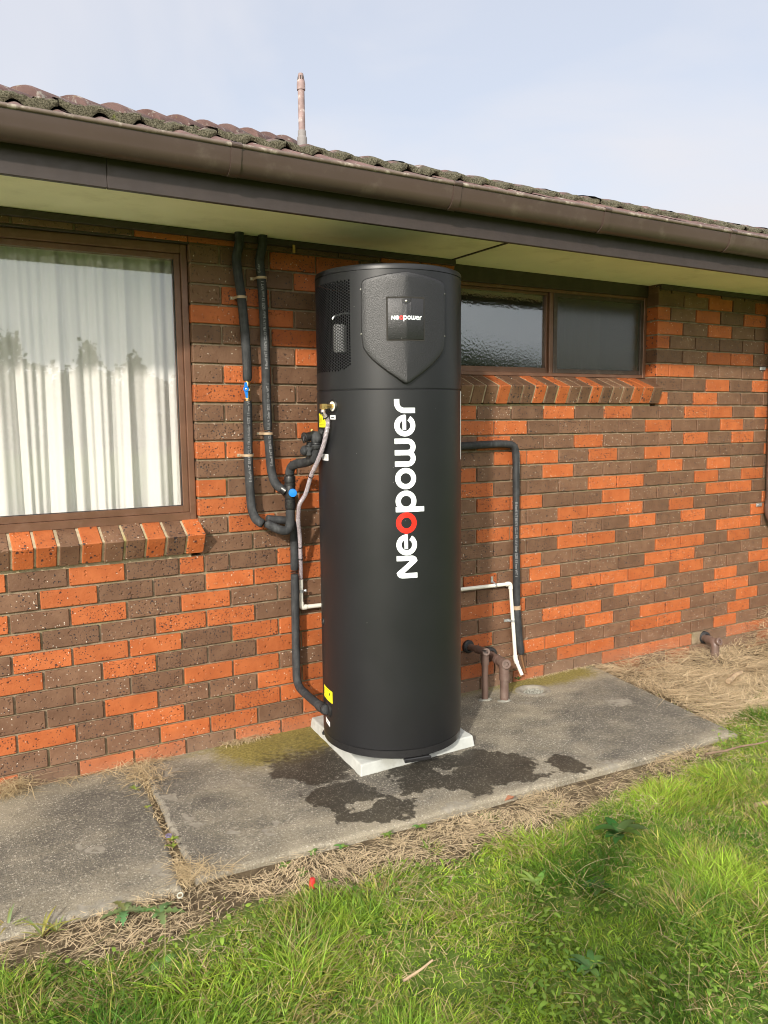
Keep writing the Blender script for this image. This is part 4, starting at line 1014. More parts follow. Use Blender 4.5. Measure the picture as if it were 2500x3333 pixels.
# ------------------------------------------------------------------ pipework
PR = .0212
def lag(parent, pts, r=PR, name='lagging', per=6, raw=False, wob=.0007, seed=0):
    path_ = smooth_path(pts, per) if not raw else [Vector(p) for p in pts]
    n = len(path_); rad = []
    for i in range(n):
        q = r + wob * mnoise.noise(path_[i] * 22 + Vector((seed, 0, 0)))
        e = min(i, n - 1 - i)
        rad.append(q * (.80 if e == 0 else .95 if e == 1 else 1.0))
    return obj(name, MB().tube(path_, rad, 18), M['foam'], parent, smooth=True, angle=50)
def clip_at(parent, p, r=PR, w=.011, tabs=1.0, mat='clip', d=(0, 0, 1)):
    """saddle clip round an upright pipe at p, lying against the wall plane"""
    mb = MB(); V = []; F = []; n = 14
    for h in (-w / 2, w / 2):
        for rr in (r + .0015, r + .0035):
            for k in range(n + 1):
                a = PI + PI * k / n; V.append((p.x + rr * math.cos(a), p.y + rr * math.sin(a), p.z + h))
    m = n + 1
    for k in range(n): F += [(m + k, m + k + 1, 3 * m + k + 1, 3 * m + k), (k, k + 1, m + k + 1, m + k), (2 * m + k, 3 * m + k, 3 * m + k + 1, 2 * m + k + 1)]
    mb.add(V, F)
    for s in (-1, 1):
        mb.box(p.x + s * (r + .001), p.x + s * (r + .0035), p.y, -.004, p.z - w / 2, p.z + w / 2)
        mb.box(min(p.x + s * r, p.x + s * (r + .020)), max(p.x + s * r, p.x + s * (r + .020)), -.0055, -.003, p.z - w / 2 - .0015, p.z + w / 2 + .0015)
    c = obj('pipe_clip', mb, M[mat], parent)
    for s in (-1, 1): obj('screw', MB().lathe([(.0005, .0), (.0042, .0), (.0035, .002), (.0005, .0028)], (p.x + s * (r + .0125), -.0055, p.z), (0, -1, 0), 12), M['screw'], c, smooth=True)
def pipe_text(parent, text, c, r, size, face, up=True, z0=0.0):
    """printed line running along an upright pipe whose axis passes through c(z)"""
    cu = bpy.data.curves.new('pipe_print', 'FONT'); cu.body = text; cu.size = size; cu.resolution_u = 2
    o = bpy.data.objects.new('tmp', cu); COL.objects.link(o); dg = bpy.context.evaluated_depsgraph_get(); me = bpy.data.meshes.new_from_object(o.evaluated_get(dg)); bpy.data.objects.remove(o)
    for v in me.vertices:
        s, t = v.co.x, v.co.y - size * .3; z = z0 + (s if up else -s); cc = c(z)
        a = face + (-t if up else t) / r
        v.co = Vector((cc.x + (r + .0012) * math.cos(a), cc.y + (r + .0012) * math.sin(a), z))
    me.materials.clear(); me.materials.append(M['text']); return obj('pipe_print', me, None, parent)
def along(pts):
    q = sorted([Vector(p) for p in pts], key=lambda p: p.z)
    def c(z):
        for i in range(len(q) - 1):
            if z <= q[i + 1].z: t = (z - q[i].z) / (q[i + 1].z - q[i].z); return q[i].lerp(q[i + 1], t)
        return q[-1]
    return c
def zpts(l): return [P(u, v, y) for u, v, y in l]
# cold supply
c1 = thing('insulated_pipe', 'black foam covered pipe with a blue lever valve, nearest the large window', 'insulated pipe', P(805, 1650, -.045))
up1 = zpts([(777, 738, -.045), (779, 790, -.045), (770, 840, -.045), (776, 900, -.045), (785, 960, -.043), (797, 1080, -.043), (804, 1180, -.043), (805, 1240, -.043)])
lag(c1, up1, seed=1)
lo1 = zpts([(806, 1305, -.043), (807, 1400, -.043), (808, 1482, -.043), (812, 1560, -.043), (817, 1635, -.046), (823, 1668, -.055), (836, 1692, -.072), (857, 1706, -.092)])
lag(c1, lo1, seed=2)
vb = zpts([(804, 1232, -.043), (806, 1312, -.043)])
bp = MB(); bp.tube(vb, .0095, 14); m0 = vb[0].lerp(vb[1], .5); bp.tube([m0 + Vector((0, 0, .018)), m0 - Vector((0, 0, .018))], .0145, 6); bp.tube([vb[0].lerp(vb[1], .16), vb[0].lerp(vb[1], .34)], .0135, 6); bp.tube([vb[0].lerp(vb[1], .66), vb[0].lerp(vb[1], .84)], .0135, 6)
bp.tube([m0 + Vector((0, -.006, 0)), m0 + Vector((-.004, -.030, .004))], .006, 10)
valve = obj('valve_body', bp, M['brass'], c1, smooth=True)
hv = MB(); hc0 = P(801, 1266, -.082)
hv.lathe([(.005, -.004), (.0125, -.004), (.0130, .003), (.0095, .006), (.0075, .003), (.005, .003)], hc0, (-.25, -1, 0), 20)
for dz, L_, w0, w1 in ((1, .030, .008, .0045), (-1, .042, .008, .0035)):
    V = [(hc0.x + x, hc0.y + y, hc0.z + dz * z) for z, w in ((.008, w0), (L_, w1)) for x, y in ((-w, -.003), (w, -.003), (w, .004), (-w, .004))]
    V = [(x + (.003 if dz < 0 and abs(z - hc0.z) > .02 else 0), y, z) for x, y, z in V]
    hv.add(V, [(0, 1, 2, 3), (4, 7, 6, 5), (0, 4, 5, 1), (1, 5, 6, 2), (2, 6, 7, 3), (3, 7, 4, 0)])
hnd = obj('lever_handle', hv, M['blue'], valve, smooth=True)
obj('screw', MB().lathe([(.0005, 0), (.0048, 0), (.0048, .004), (.0005, .005)], hc0, (-.25, -1, 0), 10), M['screw'], hnd, smooth=True)
for u, v in ((786, 968), (808, 1482)): clip_at(c1, P(u, v, -.043))
back = zpts([(868, 1688, -.052), (900, 1692, -.052), (930, 1694, -.052), (948, 1700, -.052), (956, 1716, -.052), (957, 1745, -.052), (958, 1800, -.052), (958.5, 1856, -.052)])
lag(c1, back, r=.0195, seed=3)
lag(c1, zpts([(959, 1868, -.052), (960, 1900, -.052), (961, 1953, -.052), (962, 2025, -.052), (963, 2098, -.053), (965, 2180, -.056), (967, 2212, -.064), (976, 2238, -.095), (995, 2258, -.16), (1020, 2280, -.24), (1042, 2298, -.31)]), r=.0200, seed=4)
lag(c1, zpts([(1036, 2293, -.29), (1048, 2302, -.33), (1058, 2308, -.365), (1064, 2311, -.385)]), r=.0235, seed=5, wob=.002)
lag(c1, zpts([(868, 1702, -.098), (884, 1712, -.112), (905, 1722, -.125), (925, 1727, -.132), (939, 1722, -.134), (944, 1704, -.132), (945, 1680, -.130), (945, 1652, -.128)]), seed=6)
def tie(parent, p, ax, r):
    c = obj('cable_tie', MB().lathe([(r, -.002), (r + .0016, -.002), (r + .0016, .002), (r, .002), (r, -.002)], p, ax, 18), M['black'], parent, smooth=True)
tie(c1, P(958.7, 1862, -.052), (0, 0, 1), .0165); tie(c1, P(863, 1704, -.095), (.8, -.3, -.3), .018)
q0 = P(1058, 2308, -.365); tie(c1, q0, (q0 - P(1040, 2297, -.30)), .0245); tie(c1, P(1045, 2300, -.32), (.2, -.9, -.2), .0235)
FACE = math.atan2(CAM_LOC.y, CAM_LOC.x + 1.3)
ETXT = 'E-flex\u00ae NT BS476 CL.O FR-U.V-Solar SIZE 13 mm WT 1'
pipe_text(c1, ETXT, along(lo1[:5]), PR, .017, FACE + .25, True, 1.268)
# hot branch
c2 = thing('insulated_pipe', 'black foam covered pipe bending into the side of the mixing valve', 'insulated pipe', P(866, 1300, -.045))
up2 = zpts([(855, 748, -.045), (854, 800, -.045), (845, 850, -.045), (851, 905, -.043), (857, 1000, -.043), (864, 1150, -.043), (868, 1300, -.043), (872, 1400, -.043)]); lag(c2, up2, seed=7)
lo2 = zpts([(872, 1404, -.043), (876, 1450, -.043), (882, 1520, -.047), (889, 1555, -.062), (902, 1580, -.090), (922, 1594, -.118)]); lag(c2, lo2, seed=8)
for u, v in ((851, 905), (872, 1411)): clip_at(c2, P(u, v, -.043))
pipe_text(c2, ETXT, along(up2[3:]), PR, .017, FACE + .15, True, 1.790); pipe_text(c2, ETXT, along(lo2[:3]), PR, .0165, FACE + .25, True, 1.338)
pipe_text(c2, 'E-flex', along(up2[1:5]), PR, .017, FACE - .35, True, 2.225)
# mixing valve
VX = P(944.5, 1604, -.130); c3 = thing('mixing_valve', 'black cylindrical mixing valve with a round blue cap beside the water heater', 'valve', VX)
z0v, z1v = P(945, 1657, -.13).z, P(945, 1549, -.13).z; hgt = z1v - z0v; r0 = .0268
pr_ = [(.015, 0), (.024, 0), (.0262, .04), (r0, .07), (r0, .19), (.0245, .20), (.0245, .225), (r0, .235), (r0, .30), (.0245, .31), (.0255, .36), (.0255, .66), (.0245, .70), (r0, .71), (r0, .78), (.0245, .79), (.0245, .815), (r0, .825), (r0, .95), (.0255, .99), (.015, 1.0)]
vbody = obj('valve_body', MB().lathe([(r, z0v + h * hgt) for r, h in pr_], (VX.x, VX.y, 0), seg=32), M['black'], c3, smooth=True, angle=30)
nt_ = Vector((-.38, -1, 0)).normalized(); cc = P(953, 1604, -.158)
vb2 = MB().lathe([(.016, -.02), (.018, -.004), (.0195, 0), (.0195, .010), (.018, .0125), (.0005, .0135)], cc, nt_, 28); obj('valve_cap', vb2, M['blue'], c3, smooth=True)
obj('inlet_collar', MB().tube([P(918, 1590, -.113), P(932, 1600, -.126)], [.0225, .0245], 20), M['black'], c3, smooth=True)
lag(c3, zpts([(944, 1546, -.130), (944, 1534, -.132), (950, 1519, -.145), (965, 1510, -.185), (985, 1507, -.24), (1003, 1502, -.295), (1016, 1491, -.33), (1022, 1478, -.35)]), r=.0215, seed=9, wob=.0015)
tie(c3, P(944, 1548, -.130), (0, 0, 1), .0195)
# relief valve group on the flank of the drum
Kf = lambda x, y, yy: P(960 + x / 4.53, 1280 + y / 4.53, yy)
c4_ = thing('relief_valve', 'lumpy foam wrapped relief valve with a ribbed black cap on the heater flank', 'valve', Kf(320, 740, -.37))
k0 = Kf(285, 625, -.375); k1 = Kf(128, 655, -.385); ax = (k1 - k0); Lc = ax.length
obj('valve_cap', MB().lathe([(.010, -.004), (.0215, -.002), (.0215, .010), (.0195, .012), (.0195, Lc - .012), (.0222, Lc - .010), (.0222, Lc - .002), (.019, Lc), (.001, Lc)], k0, ax, 28), M['black'], c4_, smooth=True, angle=30)
obj('test_lever', MB().tube([Kf(135, 640, -.40), Kf(128, 700, -.405), Kf(130, 735, -.403)], [.005, .005, .003], 8), M['black'], c4_, smooth=True)
lb = MB(); lb.blob(Kf(315, 665, -.395), (.0255, .026, .031), amp=.12, seed=1); obj('foam_jacket', lb, M['foam'], c4_, smooth=True)
lb = MB(); lb.blob(Kf(398, 610, -.375), (.018, .024, .027), amp=.15, seed=2); obj('foam_jacket', lb, M['foam'], c4_, smooth=True)
lb = MB(); lb.blob(Kf(320, 782, -.392), (.0245, .025, .017), amp=.25, seed=3); obj('foam_jacket', lb, M['foam'], c4_, smooth=True)
lag(c4_, [Kf(322, 800, -.385), Kf(312, 850, -.380), Kf(295, 910, -.372), Kf(283, 960, -.362), Kf(268, 990, -.352)], r=.0195, seed=10, wob=.003)
lag(c4_, [Kf(300, 790, -.375), Kf(240, 800, -.372), Kf(205, 850, -.370), Kf(212, 915, -.369)], r=.0150, seed=11, wob=.003)
lb = MB(); lb.blob(Kf(138, 848, -.360), (.0175, .020, .0225), amp=.12, seed=5); obj('foam_jacket', lb, M['foam'], c4_, smooth=True)
lag(c4_, [Kf(215, 720, -.375), Kf(212, 770, -.373), Kf(200, 810, -.370), Kf(160, 850, -.365)], r=.0135, seed=12, wob=.002)
lag(c4_, [Kf(330, 735, -.385), Kf(385, 690, -.372), Kf(425, 640, -.36), Kf(470, 610, -.37)], r=.017, seed=13, wob=.002)
tie(c4_, Kf(318, 748, -.393), (.05, .1, 1), .0235); tie(c4_, Kf(205, 772, -.372), (.1, 0, 1), .0150); tie(c4_, Kf(360, 610, -.380), (-.7, 0, .6), .0205); tie(c4_, Kf(272, 982, -.355), (.4, .1, 1), .0185)
obj('brass_tail', MB().tube([Kf(235, 560, -.36), Kf(255, 535, -.36)], .008, 8), M['brass'], c4_, smooth=True)
# clear drain hose
c5 = thing('drain_hose', 'clear ribbed hose hanging from a brass elbow high on the heater', 'hose', P(1068, 1340, -.49))
e0 = cy(-168.3, 1.612, TR - .002); e1 = cy(-168.3, 1.612, TR + .048) + Vector((0, -.004, -.001))
eb = MB(); eb.tube([e0, e1], .0095, 12); eb.tube([e1 + Vector((-.004, 0, .009)), e1 + Vector((-.004, 0, -.030))], .0098, 8); eb.box(e1.x - .0155, e1.x + .010, e1.y - .0105, e1.y + .0105, e1.z - .011, e1.z + .0105)
obj('brass_elbow', eb, M['brass'], c5, smooth=True, angle=30)
hp = [e1 + Vector((-.004, 0, -.016)), e1 + Vector((-.004, 0, -.03))] + zpts([(1067, 1372, -.485), (1062, 1410, -.470), (1052, 1452, -.440), (1038, 1492, -.395), (1024, 1523, -.350), (1012, 1550, -.310), (995, 1607, -.245), (976, 1640, -.205), (972, 1668, -.180), (971, 1697, -.155), (974, 1725, -.125), (977, 1770, -.095), (978, 1808, -.072), (979, 1850, -.050), (979, 1886, -.032)])
hpath = smooth_path(hp, 8)
obj('hose_wall', MB().tube(hpath, .0094, 18, caps=False), M['hose'], c5, smooth=True)
# spiral reinforcement
sp_ = []; tot = 0; ph = 0
nx = Vector((1, 0, 0))
dense = smooth_path(hpath, 6)
for i in range(len(dense) - 1):
    t = (dense[i + 1] - dense[i]); Ls = t.length; t.normalize(); nx = (nx - t * nx.dot(t)).normalized(); ny = t.cross(nx)
    k = max(1, int(Ls / .00055))
    for j in range(k):
        f = j / k; ph = (tot + Ls * f) / .0058 * 2 * PI; sp_.append(dense[i].lerp(dense[i + 1], f) + (nx * math.cos(ph) + ny * math.sin(ph)) * .0091)
    tot += Ls
obj('hose_spiral', MB().tube(sp_, .0010, 4), M['hose_wire'], c5, smooth=True)
def tube_tie(i): tie(c5, hpath[i], hpath[i + 1] - hpath[i - 1], .0112)
tube_tie(12); tube_tie(56); tube_tie(106); tube_tie(114)
obj('tie_head', MB().box(e1.x - .022, e1.x - .012, e1.y - .016, e1.y - .006, e1.z - .034, e1.z - .025), M['black'], c5, bevel=.001)
# white condensate pipe behind the heater
c6 = thing('white_pipe', 'thin white plastic pipe running behind the heater and turning down to the gully', 'pipe', P(1660, 1920, -.03))
WR = .0107
wl0 = P(979, 1890, -.03); wl1 = P(981, 1977, -.03); wr0 = P(1661, 1900, -.03); wr1 = P(1678, 2146, -.030); wr2 = P(1699, 2196, -.055)
def pvc(pts, name='pipe_length', r=WR): return obj(name, MB().tube(pts, r, 16), M['plastic_white'], c6, smooth=True, angle=40)
def elbow(p, a, b, L_=.026, r=.0137):
    d0 = (a - p).normalized(); d1 = (b - p).normalized()
    pts = fillet([p + d0 * L_, p, p + d1 * L_], .016, 6); obj('elbow', MB().tube(pts, r, 18), M['plastic_white'], c6, smooth=True, angle=40)
pvc([wl0 + Vector((0, 0, .006)), wl0 - Vector((0, 0, .035))], r=.0122); pvc([wl0, wl1]); elbow(wl1, wl0, wr0); pvc([wl1, wr0]); elbow(wr0, wl1, wr1, .030); pvc([wr0, wr1]); elbow(wr1, wr0, wr2, .024)
tail = MB().tube([wr1, wr1.lerp(wr2, .5), wr2], WR, 16, caps=False); tail.tube([wr2, wr2 + (wr1 - wr2) * .3], WR * .8, 16, caps=False); obj('pipe_length', tail, M['plastic_white'], c6, smooth=True)
def bracket_clip(p, along_x, tab):
    mb = MB(); rr = WR + .0012
    if along_x: mb.lathe([(WR, -.006), (rr + .001, -.006), (rr + .001, .006), (WR, .006)], p, (1, 0, 0), 18)
    else: mb.lathe([(WR, -.007), (rr + .001, -.007), (rr + .001, .007), (WR, .007)], p, (0, 0, 1), 18)
    if along_x: mb.box(p.x - .012, p.x + .004, -.006, -.0035, p.z + .010, p.z + .048); mb.add([(p.x - .007, p.y - rr, p.z + .008), (p.x + .005, p.y - rr, p.z + .008), (p.x + .003, -.006, p.z + .022), (p.x - .010, -.006, p.z + .022), (p.x - .007, p.y - rr + .002, p.z + .006), (p.x + .005, p.y - rr + .002, p.z + .006), (p.x + .003, -.004, p.z + .020), (p.x - .010, -.004, p.z + .020)], [(0, 1, 2, 3), (7, 6, 5, 4), (0, 3, 7, 4), (1, 5, 6, 2)])
    else: mb.box(p.x - .045, p.x - .006, -.0060, -.0035, p.z - .008, p.z + .008); mb.box(p.x - .014, p.x - .011, p.y, -.0035, p.z - .007, p.z + .007)
    c = obj('pipe_clip', mb, M['galv'], c6)
    obj('screw', MB().lathe([(.0005, 0), (.0042, 0), (.003, .002), (.0005, .0026)], (p.x - .004, -.006, p.z + .040) if along_x else (p.x - .034, -.006, p.z), (0, -1, 0), 10), M['screw'], c, smooth=True)
bracket_clip(wl1.lerp(wr0, .917), True, 1); bracket_clip(wr0.lerp(wr1, .485), False, 1)
mb = MB(); pc = wl0 - Vector((0, 0, .052)); mb.lathe([(.0108, -.007), (.0135, -.007), (.0135, .007), (.0108, .007)], pc, (0, 0, 1), 18); c = obj('pipe_clip', mb, M['galv'], c6)
obj('wing_screw', MB().lathe([(.001, 0), (.0075, 0), (.0075, .004), (.003, .008), (.001, .008)], pc + Vector((.020, -.010, .002)), (0, -1, 0), 12), M['galv'], c, smooth=True)
# hot outlet on the right
c7 = thing('insulated_pipe', 'black foam covered pipe right of the heater ending in bare copper', 'insulated pipe', P(1680, 1700, -.03))
pr7 = fillet([P(1300, 1458, -.042), P(1500, 1452, -.035), P(1632, 1444, -.032), P(1677, 1448, -.032), P(1680, 1500, -.032)], .075, 8)
lag(c7, pr7 + [P(1680, 1640, -.032), P(1680, 1796, -.032)], raw=True, seed=14)
pd = zpts([(1680, 1797, -.032), (1681, 1850, -.032), (1682, 1910, -.031), (1682, 1972, -.030)]); lag(c7, pd, seed=15)
lag(c7, zpts([(1683, 1982, -.030), (1686, 2030, -.031), (1690, 2080, -.033), (1697, 2128, -.036)]), seed=16)
obj('clip_band', MB().tube([P(1682.3, 1971, -.030), P(1682.8, 1983, -.030)], .0222, 18), M['clip'], c7, smooth=True)
obj('copper_tail', MB().tube([P(1692, 2110, -.036), P(1708, 2189, -.040)], .0062, 14), M['copper'], c7, smooth=True)
pipe_text(c7, ETXT, along([P(1680, 1500, -.032), P(1680, 1796, -.032)]), PR, .0185, FACE - .28, False, 1.075)
pipe_text(c7, 'E-flex\u00ae NT BS476 CL.O', along([P(1680, 1450, -.032), P(1680, 1796, -.032)]), PR, .012, FACE + .75, False, 1.36)

# brown waste pipes
def waste(label, wx, wz, yv, base, r, rs, cap_dir, ydrop=None, zb_=-.1):
    t = thing('waste_pipe', label, 'waste pipe', (base[0], base[1], zb_))
    W0 = Vector((wx, .02, wz)); E = Vector((base[0] + (wx - base[0]) * .12, yv, wz + .004)); B = Vector((base[0], base[1], zb_))
    obj('wall_seal', MB().lathe([(r + .002, -.022), (r + .016, -.020), (r + .019, -.012), (r + .019, .004), (r + .012, .012), (r + .002, .014)], (wx, -.010, wz), (E - W0).normalized(), 28), M['rubber'], t, smooth=True)
    obj('pipe_length', MB().tube([W0, W0.lerp(E, .75)], r, 24), M['brown_pvc'], t, smooth=True)
    d0 = (W0 - E).normalized(); d1 = (B - E).normalized()
    ep = fillet([E + d0 * (rs * 2.6), E, E + d1 * (rs * 2.3)], rs * 1.7, 8)
    eb_ = MB().tube(ep, rs, 24); eb_.tube([E + d1 * (rs * 2.1), E + d1 * (rs * 3.3)], rs * 1.09, 24); eb_.tube([E + d0 * (rs * 2.4), E + d0 * (rs * 3.2)], rs * 1.07, 24)
    el = obj('elbow', eb_, M['brown_pvc'], t, smooth=True, angle=40)
    cd = Vector(cap_dir).normalized(); c0 = E + cd * (rs * .35)
    obj('access_cap', MB().lathe([(rs * .72, 0), (rs * .72, rs * .55), (rs * .98, rs * .58), (rs * 1.02, rs * 1.02), (rs * .9, rs * 1.16), (rs * .50, rs * 1.16), (rs * .46, rs * .72), (.0005, rs * .70)], c0, cd, 26), M['brown_pvc'], el, smooth=True, angle=35)
    obj('pipe_length', MB().tube([E + d1 * rs, B], r, 24), M['brown_pvc'], t, smooth=True)
    return t
wa = waste('slimmer brown waste pipe just right of the heater with a square keyed cap', -.061, .268, -.150, (-.050, -.152), .0185, .0215, (-.42, -1, .30))
obj('cap_key', MB().box(-.008, .008, -.008, .008, 0, .004), M['rubber'], wa, loc=(-.098, -.208, .298))
wb = waste('thicker brown waste pipe with a round open cap above the gully', .090, .200, -.205, (.033, -.219), .0238, .0270, (-.38, -1, .25))
wc = waste('short brown waste pipe low on the wall above the dry straw', 1.946, .024, -.135, (1.885, -.150), .0240, .0270, (.05, -1, .42), zb_=-.25)
for i, (bx, by) in enumerate(((-.050, -.152), (.033, -.219))):
    o = obj('cement_collar', MB().blob((bx, by, -.004), (.045, .030, .013), amp=.4, seed=7 + i), M['stone'], wa if i == 0 else wb, smooth=True)
# gully rubble
gu_ = thing('drain_gully', 'round drain hole in the slab filled with grey rubble', 'drain', (GULLY[0], GULLY[1], -.03))
for k in range(44):
    a = random.uniform(0, 2 * PI); q = .056 * math.sqrt(random.random()); s_ = random.uniform(.007, .013)
    st = bpy.data.objects.new('stone', MB().blob((0, 0, 0), (s_, s_ * .8, s_ * .7), 8, 5, amp=.6, seed=k).mesh('stone', M['stone'])); st.location = (GULLY[0] + q * math.cos(a) * 1.1, GULLY[1] + q * math.sin(a), -.020 + random.uniform(0, .010)); st.rotation_euler = (random.random() * 3, random.random() * 3, 0); link(st, gu_)
# downpipe with brackets at the right end
dp = thing('downpipe', 'brown downpipe at the far right end of the brick wall', 'downpipe', (2.60, -.06, .8))
obj('pipe_length', MB().tube([(2.502, -.062, 2.44), (2.548, -.062, .86)], .043, 24), M['brown_pvc'], dp, smooth=True)
obj('shoe', MB().tube(smooth_path([(2.545, -.062, .95), (2.548, -.062, .86), (2.57, -.085, .80), (2.62, -.12, .775)], 5), .047, 24), M['brown_pvc'], dp, smooth=True)
for z, x in ((.915, 2.503), (1.873, 2.477)):
    b = MB(); b.box(x - .055, x + .005, -.010, -.004, z - .012, z + .011); b.lathe([(.044, -.013), (.047, -.013), (.047, .013), (.044, .013)], (x + .045, -.062, z), (0, 0, 1), 24); bo = obj('bracket', b, M['galv'], dp, bevel=.001)
    obj('screw', MB().lathe([(.0005, 0), (.006, 0), (.004, .003), (.0005, .004)], (x - .038, -.010, z), (0, -1, 0), 10), M['screw'], bo)
# roof vent
vp = thing('vent_pipe', 'weathered brown vent pipe with slotted cap standing above the roof', 'vent pipe', (-.11, 2.0, 3.45))
vx, vy = -.11, 2.0
M['vent'] = plain('weathered_vent_pipe', (0.25, 0.175, 0.165), 0.7, 0.25, 14, dirt=(0.55, 0.50, 0.47), dirt_amt=0.85, dirt_scale=18)
M['vent_grey'] = plain('grey_vent_socket', (0.19, 0.175, 0.17), 0.7, 0.12, 14)
obj('pipe_length', MB().tube([(vx, vy, 3.5), (vx, vy, 3.97)], .0245, 24), M['vent'], vp, smooth=True)
obj('socket', MB().lathe([(.036, 3.40), (.036, 3.595), (.034, 3.60), (.030, 3.605), (.030, 3.640), (.028, 3.645), (.024, 3.645)], (vx, vy, 0), seg=28), M['vent_grey'], vp, smooth=True, angle=30)
cap = obj('vent_cap', MB().lathe([(.025, 3.925), (.0305, 3.925), (.0305, 3.968), (.027, 3.99), (.0225, 4.008), (.0195, 4.032), (.016, 4.040), (.0005, 4.042)], (vx, vy, 0), seg=28), M['vent'], vp, smooth=True, angle=30)
for k in range(12):
    a = 2 * PI * k / 12; sl_ = MB(); r0_, r1_ = .0272, .0212
    sl_.add([(vx + r * math.cos(a + s * .11), vy + r * math.sin(a + s * .11), z) for r, z in ((r0_, 3.992), (r1_, 4.022)) for s in (-1, 1)], [(0, 1, 3, 2)]); obj('slot', sl_, M['void'], cap)
# wall tie strap under the eave
tag(obj('metal_strap', MB().box(-1.092, -1.079, -.0285, -.0225, 2.335, 2.372), M['brass'], bevel=.001), 'small brassy metal strap fixed to the wall just below the eave', 'strap')

# ------------------------------------------------------------------ curtains
def curtain(x0, x1, z0, z1, y, folds, name, mat, seed, label):
    nx_ = 420; nz_ = 14; rng = np.random.default_rng(seed); V = []; F = []
    X = np.linspace(x0, x1, nx_ + 1); base = np.zeros(nx_ + 1)
    for c, w, a in folds: base += .62 * a * np.exp(-((X - c) / w) ** 2)
    for j in range(nz_ + 1):
        t = j / nz_; z = z1 + (z0 - z1) * t; sh = (0.5 + .6 * t)
        w = base * sh + .008 * np.sin(X * 61 + 1.3 * t + np.sin(X * 17) * 2) * sh + .006 * np.sin(X * 143 + np.sin(X * 9) * 3 + t)
        for i in range(nx_ + 1): V.append((X[i] + .012 * t * math.sin(X[i] * 21), y + w[i], z))
    for j in range(nz_):
        for i in range(nx_): a = j * (nx_ + 1) + i; F.append((a, a + 1, a + nx_ + 2, a + nx_ + 1))
    me = bpy.data.meshes.new(name); me.from_pydata(V, [], F); me.materials.append(mat); me.polygons.foreach_set('use_smooth', [True] * len(F))
    tag(obj(name, me, None), label, 'curtain')
def cx_(u, v): return P(u, v, .17).x
fl = []
for u, w, a in ((-60, .03, .03), (20, .025, -.03), (62, .018, .045), (110, .035, -.025), (150, .03, .03), (205, .02, -.03), (238, .014, .05), (258, .012, -.035), (300, .04, .03), (350, .03, -.02), (395, .014, .05), (428, .012, -.045), (470, .035, .035), (520, .03, -.02), (560, .03, .025), (600, .02, -.02)): fl.append((cx_(u, 1500), w, a))
for k in range(18): fl.append((-2.46 - k * .055 + random.uniform(-.02, .02), .025, random.uniform(.03, .045) * (1 if k % 2 else -1)))
curtain(-3.5, -1.50, .80, 2.42, .175, fl, 'curtain', M['cloth'], 3, 'white pleated curtain hanging inside the large window')
M['panel_cloth'] = plain('grey_panel_cloth', (0.30, 0.295, 0.25), 0.9, 0.1, 5)
curtain(.72, 1.22, 1.7, 2.262, .30, [(.78 + .05 * k, .02, .012 * (1 if k % 2 else -1)) for k in range(10)], 'grey_panel', M['panel_cloth'], 5, 'grey panel standing in for a pale shape behind the frosted sliding pane')  # panel added to stand for a pale shape in this pane
# ------------------------------------------------------------------ lawn
def visible(x, y, pad=110):
    d = np.stack([x - CAM_LOC.x, y - CAM_LOC.y, np.full_like(x, -0.03 - CAM_LOC.z)], -1)
    f = d @ np.array(FWD); u = d @ np.array(RT) / f * 2609.5; v = d @ np.array(UPV) / f * 2609.5
    return (f > .2) & (np.abs(u) < 1250 + pad) & (v > -1667 - 260) & (v < 1700)
def ribbons(name, base, direction, length, width, bend, col, mat, segs=3, tipw=0.12, label=None, grav=None, flat=False):
    """base (n,3), direction (n,3) unit start heading, bend (n,3) added towards the tip; one tapering ribbon each"""
    n = len(base); side = np.cross(direction, np.array([0, 0, 1.0])); side /= (np.linalg.norm(side, axis=1, keepdims=True) + 1e-9)
    if not flat:
        a = RNG.uniform(0, 2 * PI, n); side = np.stack([np.cos(a), np.sin(a), np.zeros(n)], -1)
    rows = []
    for k in range(segs + 1):
        t = k / segs; c = base + direction * (length * t)[:, None] + bend * (t * t)
        w = width * (1 - (1 - tipw) * t ** 1.6) * (0.75 + .25 * min(1, t * 4))
        if k < segs: rows += [c - side * (w / 2)[:, None], c + side * (w / 2)[:, None]]
        else: rows += [c]
    V = np.stack(rows, 1); per = V.shape[1]; V = V.reshape(-1, 3)
    o = np.arange(n)[:, None] * per
    quads = np.concatenate([o + np.array([2 * k, 2 * k + 1, 2 * k + 3, 2 * k + 2]) for k in range(segs - 1)], 0) if segs > 1 else np.zeros((0, 4), int)
    tris = o + np.array([2 * segs - 2, 2 * segs - 1, 2 * segs])
    nl = quads.size + tris.size; me = bpy.data.meshes.new(name)
    me.vertices.add(len(V)); me.vertices.foreach_set('co', V.astype(np.float32).ravel())
    me.loops.add(nl); me.loops.foreach_set('vertex_index', np.concatenate([quads.ravel(), tris.ravel()]).astype(np.int32))
    me.polygons.add(len(quads) + len(tris)); st = np.concatenate([np.arange(len(quads)) * 4, quads.size + np.arange(len(tris)) * 3]).astype(np.int32)
    me.polygons.foreach_set('loop_start', st); me.update(calc_edges=True)
    ca = me.attributes.new('col', 'FLOAT_COLOR', 'POINT'); C = np.concatenate([np.repeat(col, per, 0), np.ones((n * per, 1))], 1)
    ca.data.foreach_set('color', C.astype(np.float32).ravel()); me.materials.append(mat)
    me.polygons.foreach_set('use_smooth', [True] * len(me.polygons))
    o = obj(name, me, None)
    return o
def unit(v): return v / (np.linalg.norm(v, axis=1, keepdims=True) + 1e-9)
def lerp(a, b, t): return np.array(a)[None] * (1 - t)[:, None] + np.array(b)[None] * t[:, None]
